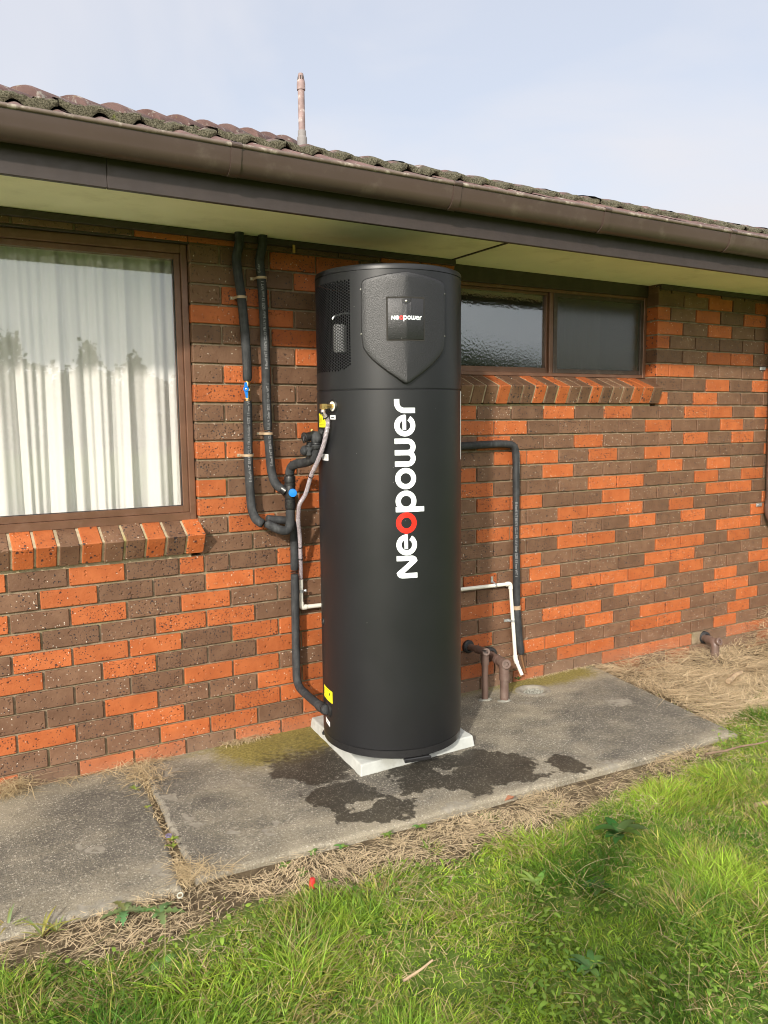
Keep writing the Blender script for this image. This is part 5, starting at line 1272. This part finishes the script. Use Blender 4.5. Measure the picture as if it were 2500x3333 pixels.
def extra_green(x, y):
    """tufts growing through the straw"""
    m = np.zeros_like(x)
    for gx, gy, r in TUFTS: m = np.maximum(m, np.exp(-((x - gx) ** 2 + (y - gy) ** 2) / (r * r)))
    return m
TUFTS = [(1.02, -.98, .20), (1.32, -.84, .22), (.27, -1.27, .09), (.05, -1.26, .05), (.42, -1.22, .06), (-.52, -1.24, .05), (-.80, -1.19, .04), (-1.12, -1.26, .03), (.62, -1.23, .07), (-1.95, -1.20, .03), (1.5, -.62, .05)]
def lawn():
    N = 430000
    x = RNG.uniform(-3.3, 2.6, N); y = RNG.uniform(-3.3, -.35, N)
    k = visible(x, y); x, y = x[k], y[k]
    gm = grassiness(x, y); tg = extra_green(x, y)
    depth = (x - CAM_LOC.x) * .496 + (y - CAM_LOC.y) * .868
    dens = np.clip(.35 + 1.0 * fbm(x, y, 9, 3, 51), .25, 1.0) * np.clip(gm + tg * (fbm(x, y, 20, 2, 9) > .35), 0, 1)
    sparse = ss(.60, .70, fbm(x, y, 4.2, 3, 61)) * .7
    dens = dens * (1 - sparse)
    k = RNG.random(len(x)) < dens; x, y, gm, tg = x[k], y[k], gm[k], tg[k]; n = len(x)
    z = gz(x, y)
    clump = fbm(x, y, 6.5, 3, 71); tall = ss(.45, .75, fbm(x, y, 3.2, 3, 81))
    edge = ss(0, .10, bound(x) - y)
    h = (.016 + .030 * clump + .066 * tall) * (.65 + .7 * RNG.random(n)) * (.65 + .35 * edge)
    a = 2 * PI * (fbm(x, y, 2.2, 2, 91) * 2.2) + RNG.normal(0, 1.5, n); lean = np.abs(RNG.normal(.25, .45, n)) + .22 * tall
    d = unit(np.stack([np.cos(a) * lean, np.sin(a) * lean, np.ones(n)], -1))
    bend = np.stack([np.cos(a), np.sin(a), -.55 * np.ones(n)], -1) * (h * (RNG.uniform(.15, .75, n)))[:, None]
    w = RNG.uniform(.0024, .0050, n) * (1 + .7 * (RNG.random(n) < .07))
    mixn = fbm(x, y, 3.5, 4, 101)
    g = lerp((.085, .200, .018), (.325, .475, .050), np.clip((mixn - .5) * 2.6 + .5 + RNG.normal(0, .18, n), 0, 1))
    yel = ((RNG.random(n) < .13 + .30 * ss(.55, .72, fbm(x, y, 5, 3, 111))) * RNG.uniform(.35, 1, n))
    g = g * (1 - yel[:, None]) + np.array([.46, .43, .10])[None] * yel[:, None]
    dry = (RNG.random(n) < .06 + .30 * ss(.56, .70, fbm(x, y, 6, 3, 121)) + .10 * (1 - gm)); g[dry] = lerp((.36, .27, .125), (.46, .38, .20), RNG.random(dry.sum()))
    g *= RNG.uniform(.55, 1.45, n)[:, None]
    base = np.stack([x, y, z - .004], -1)
    o = ribbons('grass', base, d, h, w, bend, g, M['grass']); tag(o, kind='stuff')
    # small rounded clover and plantain leaves among the blades
    N = 26000; x = RNG.uniform(-3.3, 2.4, N); y = RNG.uniform(-3.3, -1.1, N); k = visible(x, y); x, y = x[k], y[k]
    k = RNG.random(len(x)) < grassiness(x, y) * np.clip(.06 + .9 * ss(.52, .68, fbm(x, y, 3.4, 3, 181)) + .5 * ss(-1.6, -2.3, x), 0, .9); x, y = x[k], y[k]; n = len(x)
    a = RNG.uniform(0, 2 * PI, n); L = RNG.uniform(.012, .030, n); d = unit(np.stack([np.cos(a), np.sin(a), RNG.uniform(.0, .7, n)], -1))
    c = lerp((.10, .20, .025), (.27, .40, .06), RNG.random(n)) * RNG.uniform(.7, 1.15, n)[:, None]
    tag(ribbons('clover', np.stack([x, y, gz(x, y) + RNG.uniform(.012, .042, n)], -1), d, L, L * RNG.uniform(.32, .6, n), np.stack([np.zeros(n), np.zeros(n), -L * .5], -1), c, M['leaf'], 3, tipw=.55, flat=True), kind='stuff')
    # dead thatch lying low between the blades
    N = 60000; x = RNG.uniform(-3.3, 2.6, N); y = RNG.uniform(-3.3, -.5, N); k = visible(x, y) & (RNG.random(N) < grassiness(x, y) * np.clip(.2 + 1.6 * (fbm(x, y, 4, 3, 131) - .3), .05, 1)); x, y = x[k], y[k]; n = len(x)
    a = RNG.uniform(0, 2 * PI, n); d = unit(np.stack([np.cos(a), np.sin(a), RNG.uniform(-.05, .35, n)], -1)); L = RNG.uniform(.02, .08, n)
    c = lerp((.30, .24, .095), (.56, .45, .24), RNG.random(n)) * RNG.uniform(.6, 1.1, n)[:, None]
    tag(ribbons('dead_grass', np.stack([x, y, gz(x, y) + RNG.uniform(.004, .03, n)], -1), d, L, RNG.uniform(.0020, .0040, n), np.stack([RNG.normal(0, .008, n), RNG.normal(0, .008, n), -.008 * np.ones(n)], -1), c, M['straw'], 2), kind='stuff')
    # tall bent seed stalks
    N = 340; x = RNG.uniform(-3, 1.6, N); y = RNG.uniform(-2.6, -1.2, N); k = visible(x, y, 0) & (grassiness(x, y) > .5); x, y = x[k], y[k]; n = len(x)
    a = RNG.uniform(0, 2 * PI, n); L = RNG.uniform(.09, .24, n); le = RNG.uniform(.5, 1.7, n)
    d = unit(np.stack([np.cos(a) * le, np.sin(a) * le, np.ones(n)], -1)); c = lerp((.36, .31, .14), (.50, .42, .24), RNG.random(n)); gr_ = RNG.random(n) < .35; c[gr_] = (.16, .22, .05)
    tag(ribbons('grass_stalks', np.stack([x, y, gz(x, y) + .01], -1), d, L, RNG.uniform(.0016, .0028, n), np.stack([np.cos(a), np.sin(a), -1.1 * np.ones(n)], -1) * (L * .42)[:, None], c, M['straw'], 5), kind='stuff')
lawn()
def straw():
    def layer(N, xr, yr, mask, hmax, Lr, name, wr=(.0016, .0042), rise=(-.06, .10)):
        x = RNG.uniform(*xr, N); y = RNG.uniform(*yr, N); k = visible(x, y) & (RNG.random(N) < mask(x, y)); x, y = x[k], y[k]; n = len(x)
        cl = fbm(x, y, 5, 3, 141); a = 2 * PI * fbm(x, y, 2.6, 3, 151) * 1.6 + RNG.normal(0, .75, n); L = RNG.uniform(*Lr, n) * (.7 + .6 * cl)
        d = unit(np.stack([np.cos(a), np.sin(a), RNG.uniform(*rise, n)], -1))
        z = gz(x, y) + hmax(x, y) * RNG.random(n) ** .8 + .003
        c = lerp((.46, .355, .215), (.74, .60, .40), np.clip(RNG.normal(.5, .3, n), 0, 1)); dk = RNG.random(n) < .16; c[dk] *= .5
        tag(ribbons(name, np.stack([x, y, z], -1), d, L, RNG.uniform(*wr, n), np.stack([RNG.normal(0, .009, n), RNG.normal(0, .009, n), -RNG.uniform(0, .014, n)], -1), c, M['straw'], 3), kind='stuff')
    strip = lambda x, y: (1 - grassiness(x, y) * .85) * np.clip(.14 + 2.2 * (fbm(x, y, 4, 3, 161) - .22), .22, 1) * (y < np.where(x < -1.99, -1.085 + .062 * (-2.006 - x), np.where(x < .73, -1.085 - .10 * ss(-1.9, .7, x), 9)))
    layer(36000, (-3.0, 1.0), (-1.5, -.95), strip, lambda x, y: .012 + .028 * ss(.45, .7, fbm(x, y, 4, 3, 161)), (.02, .075), 'straw')
    right = lambda x, y: (x > .74 + .16 * ss(-1.17, 0, y)) * (1 - .9 * grassiness(x, y))
    layer(30000, (.70, 3.0), (-1.35, .0), right, lambda x, y: .03 + .06 * ss(.35, .7, fbm(x, y, 3, 3, 171)) * ss(-1.0, -.3, y) + .07 * ss(-.35, -.05, y) * ss(1.0, 1.3, x) * ss(1.75, 1.55, x) * (.2 + fbm(x, y, 4, 2, 175)) + .26 * ss(2.1, 2.7, x) * ss(-.6, -.1, y), (.05, .18), 'straw_heap', (.0026, .0056), (-.1, .30))
    # single stems standing up out of the mat
    N = 420; x = RNG.uniform(-2.7, 2.5, N); y = RNG.uniform(-1.35, 0, N); k = visible(x, y) & (((x < .72) & (y < -1.10) & (RNG.random(N) < .55)) | ((x > 1.0) & (y > -1))); x, y = x[k], y[k]; n = len(x)
    a = RNG.uniform(0, 2 * PI, n); le = RNG.uniform(.15, 1.0, n); L = RNG.uniform(.04, .10, n) * np.where(x > 1, 2.2, 1)
    tag(ribbons('dry_stems', np.stack([x, y, gz(x, y)], -1), unit(np.stack([np.cos(a) * le, np.sin(a) * le, np.ones(n)], -1)), L, RNG.uniform(.0014, .0024, n), np.stack([np.cos(a), np.sin(a), -.5 * np.ones(n)], -1) * (L * .3)[:, None], lerp((.36, .27, .13), (.54, .43, .25), RNG.random(n)), M['straw'], 4), kind='stuff')
    # straw that has blown into the slab joint and along the foot of the wall
    def piece(N, f, name, Lr=(.03, .10), zr=(.002, .03)):
        x, y = f(N); n = len(x); a = RNG.uniform(0, 2 * PI, n); d = unit(np.stack([np.cos(a), np.sin(a), RNG.uniform(-.02, .30, n)], -1)); L = RNG.uniform(*Lr, n)
        tag(ribbons(name, np.stack([x, y, RNG.uniform(*zr, n)], -1), d, L, RNG.uniform(.0020, .0042, n), np.stack([RNG.normal(0, .012, n), RNG.normal(0, .012, n), -RNG.uniform(.0, .03, n)], -1), lerp((.38, .29, .165), (.64, .51, .32), RNG.random(n)), M['straw'], 3), kind='stuff')
    piece(520, lambda N: (RNG.normal(-1.925, .045, N), np.clip(RNG.normal(-.13, .09, N), -.5, -.004)), 'joint_straw', (.03, .12), (.0, .035))
    piece(260, lambda N: (RNG.uniform(-2.25, -1.75, N), -np.abs(RNG.normal(0, .012, N)) - .003), 'wall_foot_straw', (.04, .14), (.0, .012))
    piece(700, lambda N: ((lambda t: (-1.905 - .09 * t + RNG.normal(0, .008 + .012 * t, N), -1.06 * t))(RNG.uniform(.15, 1, N))), 'joint_litter', (.015, .05), (-.02, .004))
    piece(380, lambda N: ((lambda t: (-1.99 + RNG.uniform(-.02, .18, N) * t, -1.06 + .17 * (1 - t)))(RNG.random(N) ** .6)), 'joint_mouth_straw', (.03, .12), (-.02, .02))
    piece(420, lambda N: (RNG.normal(-1.40, .06, N), -np.abs(RNG.normal(0, .012, N)) - .002), 'wall_foot_grass', (.02, .06), (.0, .02))
    piece(700, lambda N: (RNG.normal(-2.46, .06, N), -np.abs(RNG.normal(0, .025, N)) - .004), 'corner_straw', (.04, .14), (.0, .06))
    piece(420, lambda N: (RNG.uniform(.36, .92, N), -np.abs(RNG.normal(0, .010, N)) - .002), 'wall_foot_crumbs', (.008, .03), (.0, .008))
straw()

# ------------------------------------------------------------------ weeds, litter
def weed(name, label, x, y, n, L, W, el, cols, seed, lobes=0, cat='weed', z=None, up=0.0, group=None):
    rng = random.Random(seed); t = thing(name, label, cat, (x, y, float(gz(x, y)) if z is None else z), group); z0 = t.location.z + (.004 if L < .06 or lobes else -.006)
    for k in range(n):
        a = 2 * PI * k / n * 1.618 + rng.uniform(-.7, .7); l = L * rng.uniform(.45, 1.15); w = W * rng.uniform(.75, 1.3); e = min(1.35, el * rng.uniform(.35, 1.6))
        V = []; F = []; m = 9; dx, dy = math.cos(a), math.sin(a)
        for i in range(m + 1):
            q = i / m; r = l * q * math.cos(e * (1 - .9 * q)); h = l * (math.sin(e) * q - (.75 * math.sin(e) + .15 - up) * q * q) + .012
            ww = w * (math.sin(PI * (q ** .85 * .93 + .05)) ** .8) * (1 + (.45 * (1 if i % 2 else -1) if lobes and 0 < i < m else 0)) + .0006
            for s, c in ((-1, .12), (0, 0), (1, .12)): V.append((x + dx * r - dy * ww * s / 2, y + dy * r + dx * ww * s / 2, z0 + h + ww * c))
        for i in range(m):
            for s in (0, 1): b = i * 3 + s; F.append((b, b + 1, b + 4, b + 3))
        me = bpy.data.meshes.new('leaf'); me.from_pydata(V, [], F); me.materials.append(M['leaf'])
        c = [cols[0][i] + (cols[1][i] - cols[0][i]) * rng.random() for i in range(3)]; ca = me.attributes.new('col', 'FLOAT_COLOR', 'POINT')
        ca.data.foreach_set('color', [q for v in V for q in (*c, 1.0)]); me.polygons.foreach_set('use_smooth', [True] * len(F)); obj('leaf', me, None, t)
    return t
GB = ((.10, .17, .06), (.17, .25, .10)); GL = ((.10, .20, .03), (.17, .28, .06)); GD = ((.030, .080, .018), (.065, .135, .030))
weed('dandelion', 'grey green jagged weed at the edge of the left slab, nearer the frame edge', -2.20, -1.105, 10, .075, .022, .5, GB, 1, 1)
weed('dandelion', 'grey green jagged weed beside the pale washer on the straw', -2.105, -1.165, 10, .075, .020, .35, GB, 2, 1)
weed('dock_plant', 'dark broad leaved plant in the lawn below the slab corner', -.485, -1.56, 16, .100, .036, .95, GD, 3, up=.22)
weed('plantain', 'dark ruffled rosette low in the middle of the lawn', -.79, -1.78, 13, .068, .028, .6, GD, 4, up=.1)
weed('plantain', 'mid green flat rosette of narrow leaves close to the picture bottom', -1.105, -2.05, 12, .075, .018, .6, ((.08, .17, .045), (.13, .24, .07)), 5)
weed('plantain', 'bright upright light green weed left of the dark rosettes', -.97, -1.66, 8, .065, .018, 1.3, ((.16, .28, .05), (.24, .36, .08)), 6, up=.35)
for i, (u, v) in enumerate(((545, 3165), (590, 3190), (500, 3200), (1060, 3085), (1010, 3160))): 
    p_ = G(u, v, -.03); weed('clover_weed', ['broad rounded weed in the near lawn, middle one of three at the lower left', 'broad rounded weed in the near lawn, lowest right of three at the lower left', 'broad rounded weed in the near lawn, leftmost of three at the lower left', 'broad rounded weed in the lawn, higher of two below the red cap', 'broad rounded weed in the lawn, lower of two below the red cap'][i], p_.x, p_.y, 8, .042, .022, .7, GL, 20 + i, group='broad leaved weeds in the near lawn')
for i, (u, v) in enumerate(((1545, 2630), (1565, 2620), (1420, 2668), (1365, 2712), (1260, 2742), (1115, 2782), (1020, 2800), (985, 2870), (1910, 2520), (925, 2845))):
    p_ = G(u, v, -.04); weed('seedling', ['seedling on the slab edge, right one of a pair below the pad', 'seedling on the slab edge, left one of a pair below the pad', 'seedling on the straw below the pad front corner, right of a wet patch', 'seedling on the straw under the gap between two wet patches', 'seedling on the straw below the round wet patch', 'seedling on the slab edge left of the round wet patch', 'seedling on the slab edge above and right of the red cap', 'seedling close above the red cap', 'seedling at the slab edge below the small separate wet patch', 'seedling at the slab edge directly left of the red cap'][i], p_.x, p_.y, 6, .034, .012, .9, GL, 40 + i, up=.1, group='seedlings along the slab edge')
for i, (u, v, n_) in enumerate(((442, 2580, 6), (560, 2745, 9), (565, 2768, 7), (478, 2640, 5))):
    p_ = G(u, v, .0); weed('joint_weed', ['yellow green weed in the slab joint close under the dry tuft', 'yellow green weed in the slab joint just below the purplish nut', 'yellow green weed lowest down the slab joint near the straw', 'yellow green weed halfway down the slab joint above the nut'][i], p_.x, p_.y, n_, .030, .008, 1.1, ((.16, .22, .03), (.26, .30, .06)), 60 + i, z=-.004, up=.3, group='weeds in the slab joint')
for i, (u, v) in enumerate(((140, 3085), (185, 3070), (30, 3060))):
    p_ = G(u, v, -.05); weed('grass_tuft', ['pale yellow green tuft by the left slab, middle of three', 'pale yellow green tuft by the left slab, rightmost of three', 'pale dry tuft by the left slab at the frame edge'][i], p_.x, p_.y, 9, .085, .006, 1.15, ((.19, .24, .05), (.33, .31, .12)), 70 + i, up=.35, group='tufts in front of the left slab')
p_ = G(1700, 2185, .0); weed('moss_tuft', 'small dark green moss tuft below the white pipe end', .29, -.02, 14, .03, .006, 1.2, GD, 80, z=0.0, up=.3)
tag(obj('hex_nut', MB().lathe([(.0075, 0), (.0135, 0), (.0135, .007), (.0075, .007), (.0075, 0)], (-1.958, -.722, .002), (.1, -.15, 1), 6), plain('purple_steel', (.36, .34, .52), .3, .1, metal=.6)), 'shiny purplish nut lying on the slab joint', 'nut')
wz = float(gz(-2.036, -1.15)) + .045
wm = MB(); n_ = 28; V = []; F = []
wm.lathe([(.0075, -.0015), (.0105, -.002), (.0112, .0), (.0105, .002), (.0075, .0015), (.0075, -.0015)], (-2.034, -1.149, wz), (-.25, -.35, 1), 28)
tag(obj('washer', wm, plain('off_white_rubber', (.42, .42, .35), .6, .05), smooth=True, angle=30), 'off white ring washer lying on the dry straw', 'washer')
rc = MB(); cc = Vector((-1.628, -1.292, float(gz(-1.628, -1.292)) + .036)); axr = Vector((.12, .10, 1)).normalized()
rc.lathe([(.0005, .020), (.007, .020), (.0092, .018), (.0108, .004), (.0108, -.012), (.0085, -.012), (.0082, .014), (.0005, .014)], cc, axr, 24)
tag(obj('red_cap', rc, plain('red_plastic', (.58, .035, .03), .4, .1, 30), smooth=True, angle=35), 'small red plastic cap at the edge of the grass', 'cap')
def stick(label, a, b, r0_, r1_, m, name='stick', seed=0):
    pts = []
    for i in range(9):
        t = i / 8; q = Vector(a).lerp(Vector(b), t); q += Vector((mnoise.noise(q * 9 + Vector((seed, 0, 0))), mnoise.noise(q * 9 + Vector((0, seed, 5))), mnoise.noise(q * 11) * .5)) * .012; pts.append(q)
    tag(obj(name, MB().tube(pts, [r0_ + (r1_ - r0_) * i / 8 for i in range(9)], 8), m, smooth=True), label, 'stick')
def gp(x, y, h): return (x, y, float(gz(x, y)) + h)
stick('pale split stick lying in the lawn at the right edge', gp(.12, -1.70, .040), gp(.34, -1.78, .040), .009, .011, M['bark'])
stick('thin brown twig lying on straw right of the slab corner', gp(.33, -1.30, .05), gp(.78, -1.38, .06), .006, .003, M['twig'], 'twig', 3)
stick('weathered bark strip on the straw below the short waste pipe', gp(1.40, -.62, .085), gp(1.60, -.55, .10), .016, .012, M['bark'], 'bark_strip', 5)
stick('small curled twig in the lawn near the bottom edge', gp(-1.62, -1.87, .06), gp(-1.52, -1.86, .075), .004, .003, M['bark'], 'twig', 8)
stick('dark twig crossing the straw below the wet patches', gp(-.30, -1.30, .04), gp(-.13, -1.21, .05), .003, .002, M['twig'], 'twig', 9)
tag(obj('dead_leaf', MB().add([gp(-.72, -1.17, .05), gp(-.69, -1.155, .062), gp(-.668, -1.17, .055), gp(-.69, -1.185, .058)], [(0, 1, 2, 3)]), plain('rust_leaf', (.25, .10, .05), .7)), 'rust brown dead leaf on the straw by the slab', 'leaf')

# ------------------------------------------------------------------ what stands behind the camera: mirrored in the panes, and its shadow on the lawn
def tree_meshes(seed, conifer):
    rng = random.Random(seed); mb = MB(); H = 1.0
    for k in range(900):
        if conifer:
            tier = rng.randrange(9); zc = .18 + .80 * tier / 8.5; rr = .34 * (1 - tier / 9.5) ** .8 * rng.uniform(.2, 1.0); a = rng.choice([0, 1.1, 2.3, 3.2, 4.1, 5.2]) + tier * .7 + rng.gauss(0, .3)
            p = Vector((rr * math.cos(a), rr * math.sin(a), zc - .10 * rr + rng.gauss(0, .035))); s = .028
        else:
            lob = rng.randrange(9); ca = lob * 2.4; c0 = Vector((.22 * math.cos(ca) * (lob > 0), .22 * math.sin(ca) * (lob > 0), .55 + .22 * ((lob * 37) % 10 / 10)))
            d = Vector((rng.gauss(0, 1), rng.gauss(0, 1), rng.gauss(0, 1))).normalized(); p = c0 + d * .21 * rng.uniform(.6, 1.0); s = .032
        n = Vector((rng.gauss(0, 1), rng.gauss(0, 1), rng.gauss(0, 1))).normalized(); t = n.orthogonal().normalized(); b = n.cross(t); s *= rng.uniform(.6, 1.3)
        mb.add([p + t * s, p + b * s * .7, p - t * s, p - b * s * .7], [(0, 1, 2, 3)])
    tr = MB().tube([(0, 0, -.03), (.01, 0, .4), (0, .01, .9 if conifer else .6)], [.022, .015, .004], 8)
    return mb.mesh('crown', M['tree_leaf']), tr.mesh('trunk', M['twig'])
TM = [tree_meshes(1, True), tree_meshes(2, False), tree_meshes(3, True), tree_meshes(4, False)]
def mirror_pt(u, dist, xw=0):
    az = 29.75 + math.degrees(math.atan((u - 1250) / 2609.5)); x0 = CAM_LOC.x + math.tan(R_(az)) * -CAM_LOC.y
    return x0 + math.sin(R_(az)) * dist, -math.cos(R_(az)) * dist
TREES = [(-900, 40, 5.6, 1), (-620, 44, 6.2, 0), (-380, 42, 5.4, 1), (-150, 40, 5.0, 2), (60, 40, 5.9, 0), (190, 42, 5.1, 3), (310, 44, 5.9, 2), (370, 41, 4.9, 1), (455, 40, 5.0, 0), (540, 45, 4.5, 3), (700, 46, 4.4, 1), (900, 44, 4.6, 3), (1120, 40, 5.2, 1), (1330, 36, 5.9, 3), (1480, 30, 5.2, 1), (1590, 31, 5.0, 3), (1700, 34, 4.4, 1), (1850, 40, 3.8, 3), (2050, 44, 4.2, 1), (2300, 46, 4.8, 3)]
for i, (u, dist, h, k) in enumerate(TREES):
    x, y = mirror_pt(u, dist); t = thing('conifer_tree' if k in (0, 2) else 'bushy_tree', ('tall layered conifer standing across the lawn behind the viewer' if k in (0, 2) else 'dense rounded tree standing across the lawn behind the viewer'), 'tree', (x, y, -.05), 'trees mirrored in the window glass')
    sx = h * (1.0 if k in (0, 2) else 1.25)
    for me in TM[k]:
        o = bpy.data.objects.new(me.name, me); o.parent = t; COL.objects.link(o)
    t.scale = (sx, sx, h); t.rotation_euler.z = i * 1.3
hg = MB(); rng = random.Random(5)
for k in range(5200):
    a = R_(rng.uniform(-35, 75)); dist = 47 + rng.uniform(-1, 1.5); x = -2 + math.sin(a) * dist; y = -math.cos(a) * dist; z = rng.uniform(-.1, 3.0 + .8 * math.sin(a * 14) + .5 * math.sin(a * 31)); s = rng.uniform(.25, .6)
    n = Vector((rng.gauss(0, 1), rng.gauss(0, 1), rng.gauss(0, 1))).normalized(); t = n.orthogonal().normalized(); b = n.cross(t); p = Vector((x, y, z)); hg.add([p + t * s, p + b * s, p - t * s, p - b * s], [(0, 1, 2, 3)])
tag(obj('woods', hg, M['tree_leaf']), kind='stuff')
def person():
    loc = Vector((-3.14, -4.04, -.05)); t = thing('person', 'person in a dark jacket holding both hands up to take the photograph', 'person', loc)
    f = Vector((.42, .88, 0)).normalized(); s = Vector((f.y, -f.x, 0))
    J = {'pel': (0, 0, .95), 'ch': (0, .01, 1.30), 'nk': (0, .03, 1.47), 'hd': (0, .06, 1.58), 'top': (0, .05, 1.70)}
    E_ = [('pel', 'ch'), ('ch', 'nk'), ('nk', 'hd'), ('hd', 'top')]; Rr = {'pel': .15, 'ch': .16, 'nk': .065, 'hd': .095, 'top': .075}
    for sg, q in ((-1, 'l'), (1, 'r')):
        J.update({q + 'sh': (sg * .18, .02, 1.40), q + 'el': (sg * .27, .14, 1.18), q + 'wr': (sg * .09, .29, 1.43), q + 'hp': (sg * .09, 0, .90), q + 'kn': (sg * .11, .02, .50), q + 'an': (sg * .12, -.02, .10), q + 'to': (sg * .14, .14, .05)})
        Rr.update({q + 'sh': .075, q + 'el': .055, q + 'wr': .035, q + 'hp': .105, q + 'kn': .065, q + 'an': .05, q + 'to': .045})
        E_ += [('ch', q + 'sh'), (q + 'sh', q + 'el'), (q + 'el', q + 'wr'), ('pel', q + 'hp'), (q + 'hp', q + 'kn'), (q + 'kn', q + 'an'), (q + 'an', q + 'to')]
    ks = list(J); me = bpy.data.meshes.new('body'); me.from_pydata([loc + s * J[k][0] + f * J[k][1] + Vector((0, 0, J[k][2])) for k in ks], [(ks.index(a), ks.index(b)) for a, b in E_], [])
    o = obj('body', me, None, t); me.materials.append(M['jacket']); m = o.modifiers.new('skin', 'SKIN')
    for i, k in enumerate(ks): me.skin_vertices[0].data[i].radius = (Rr[k], Rr[k]); me.skin_vertices[0].data[i].use_root = k == 'pel'
    o.modifiers.new('sub', 'SUBSURF').levels = 2
person()
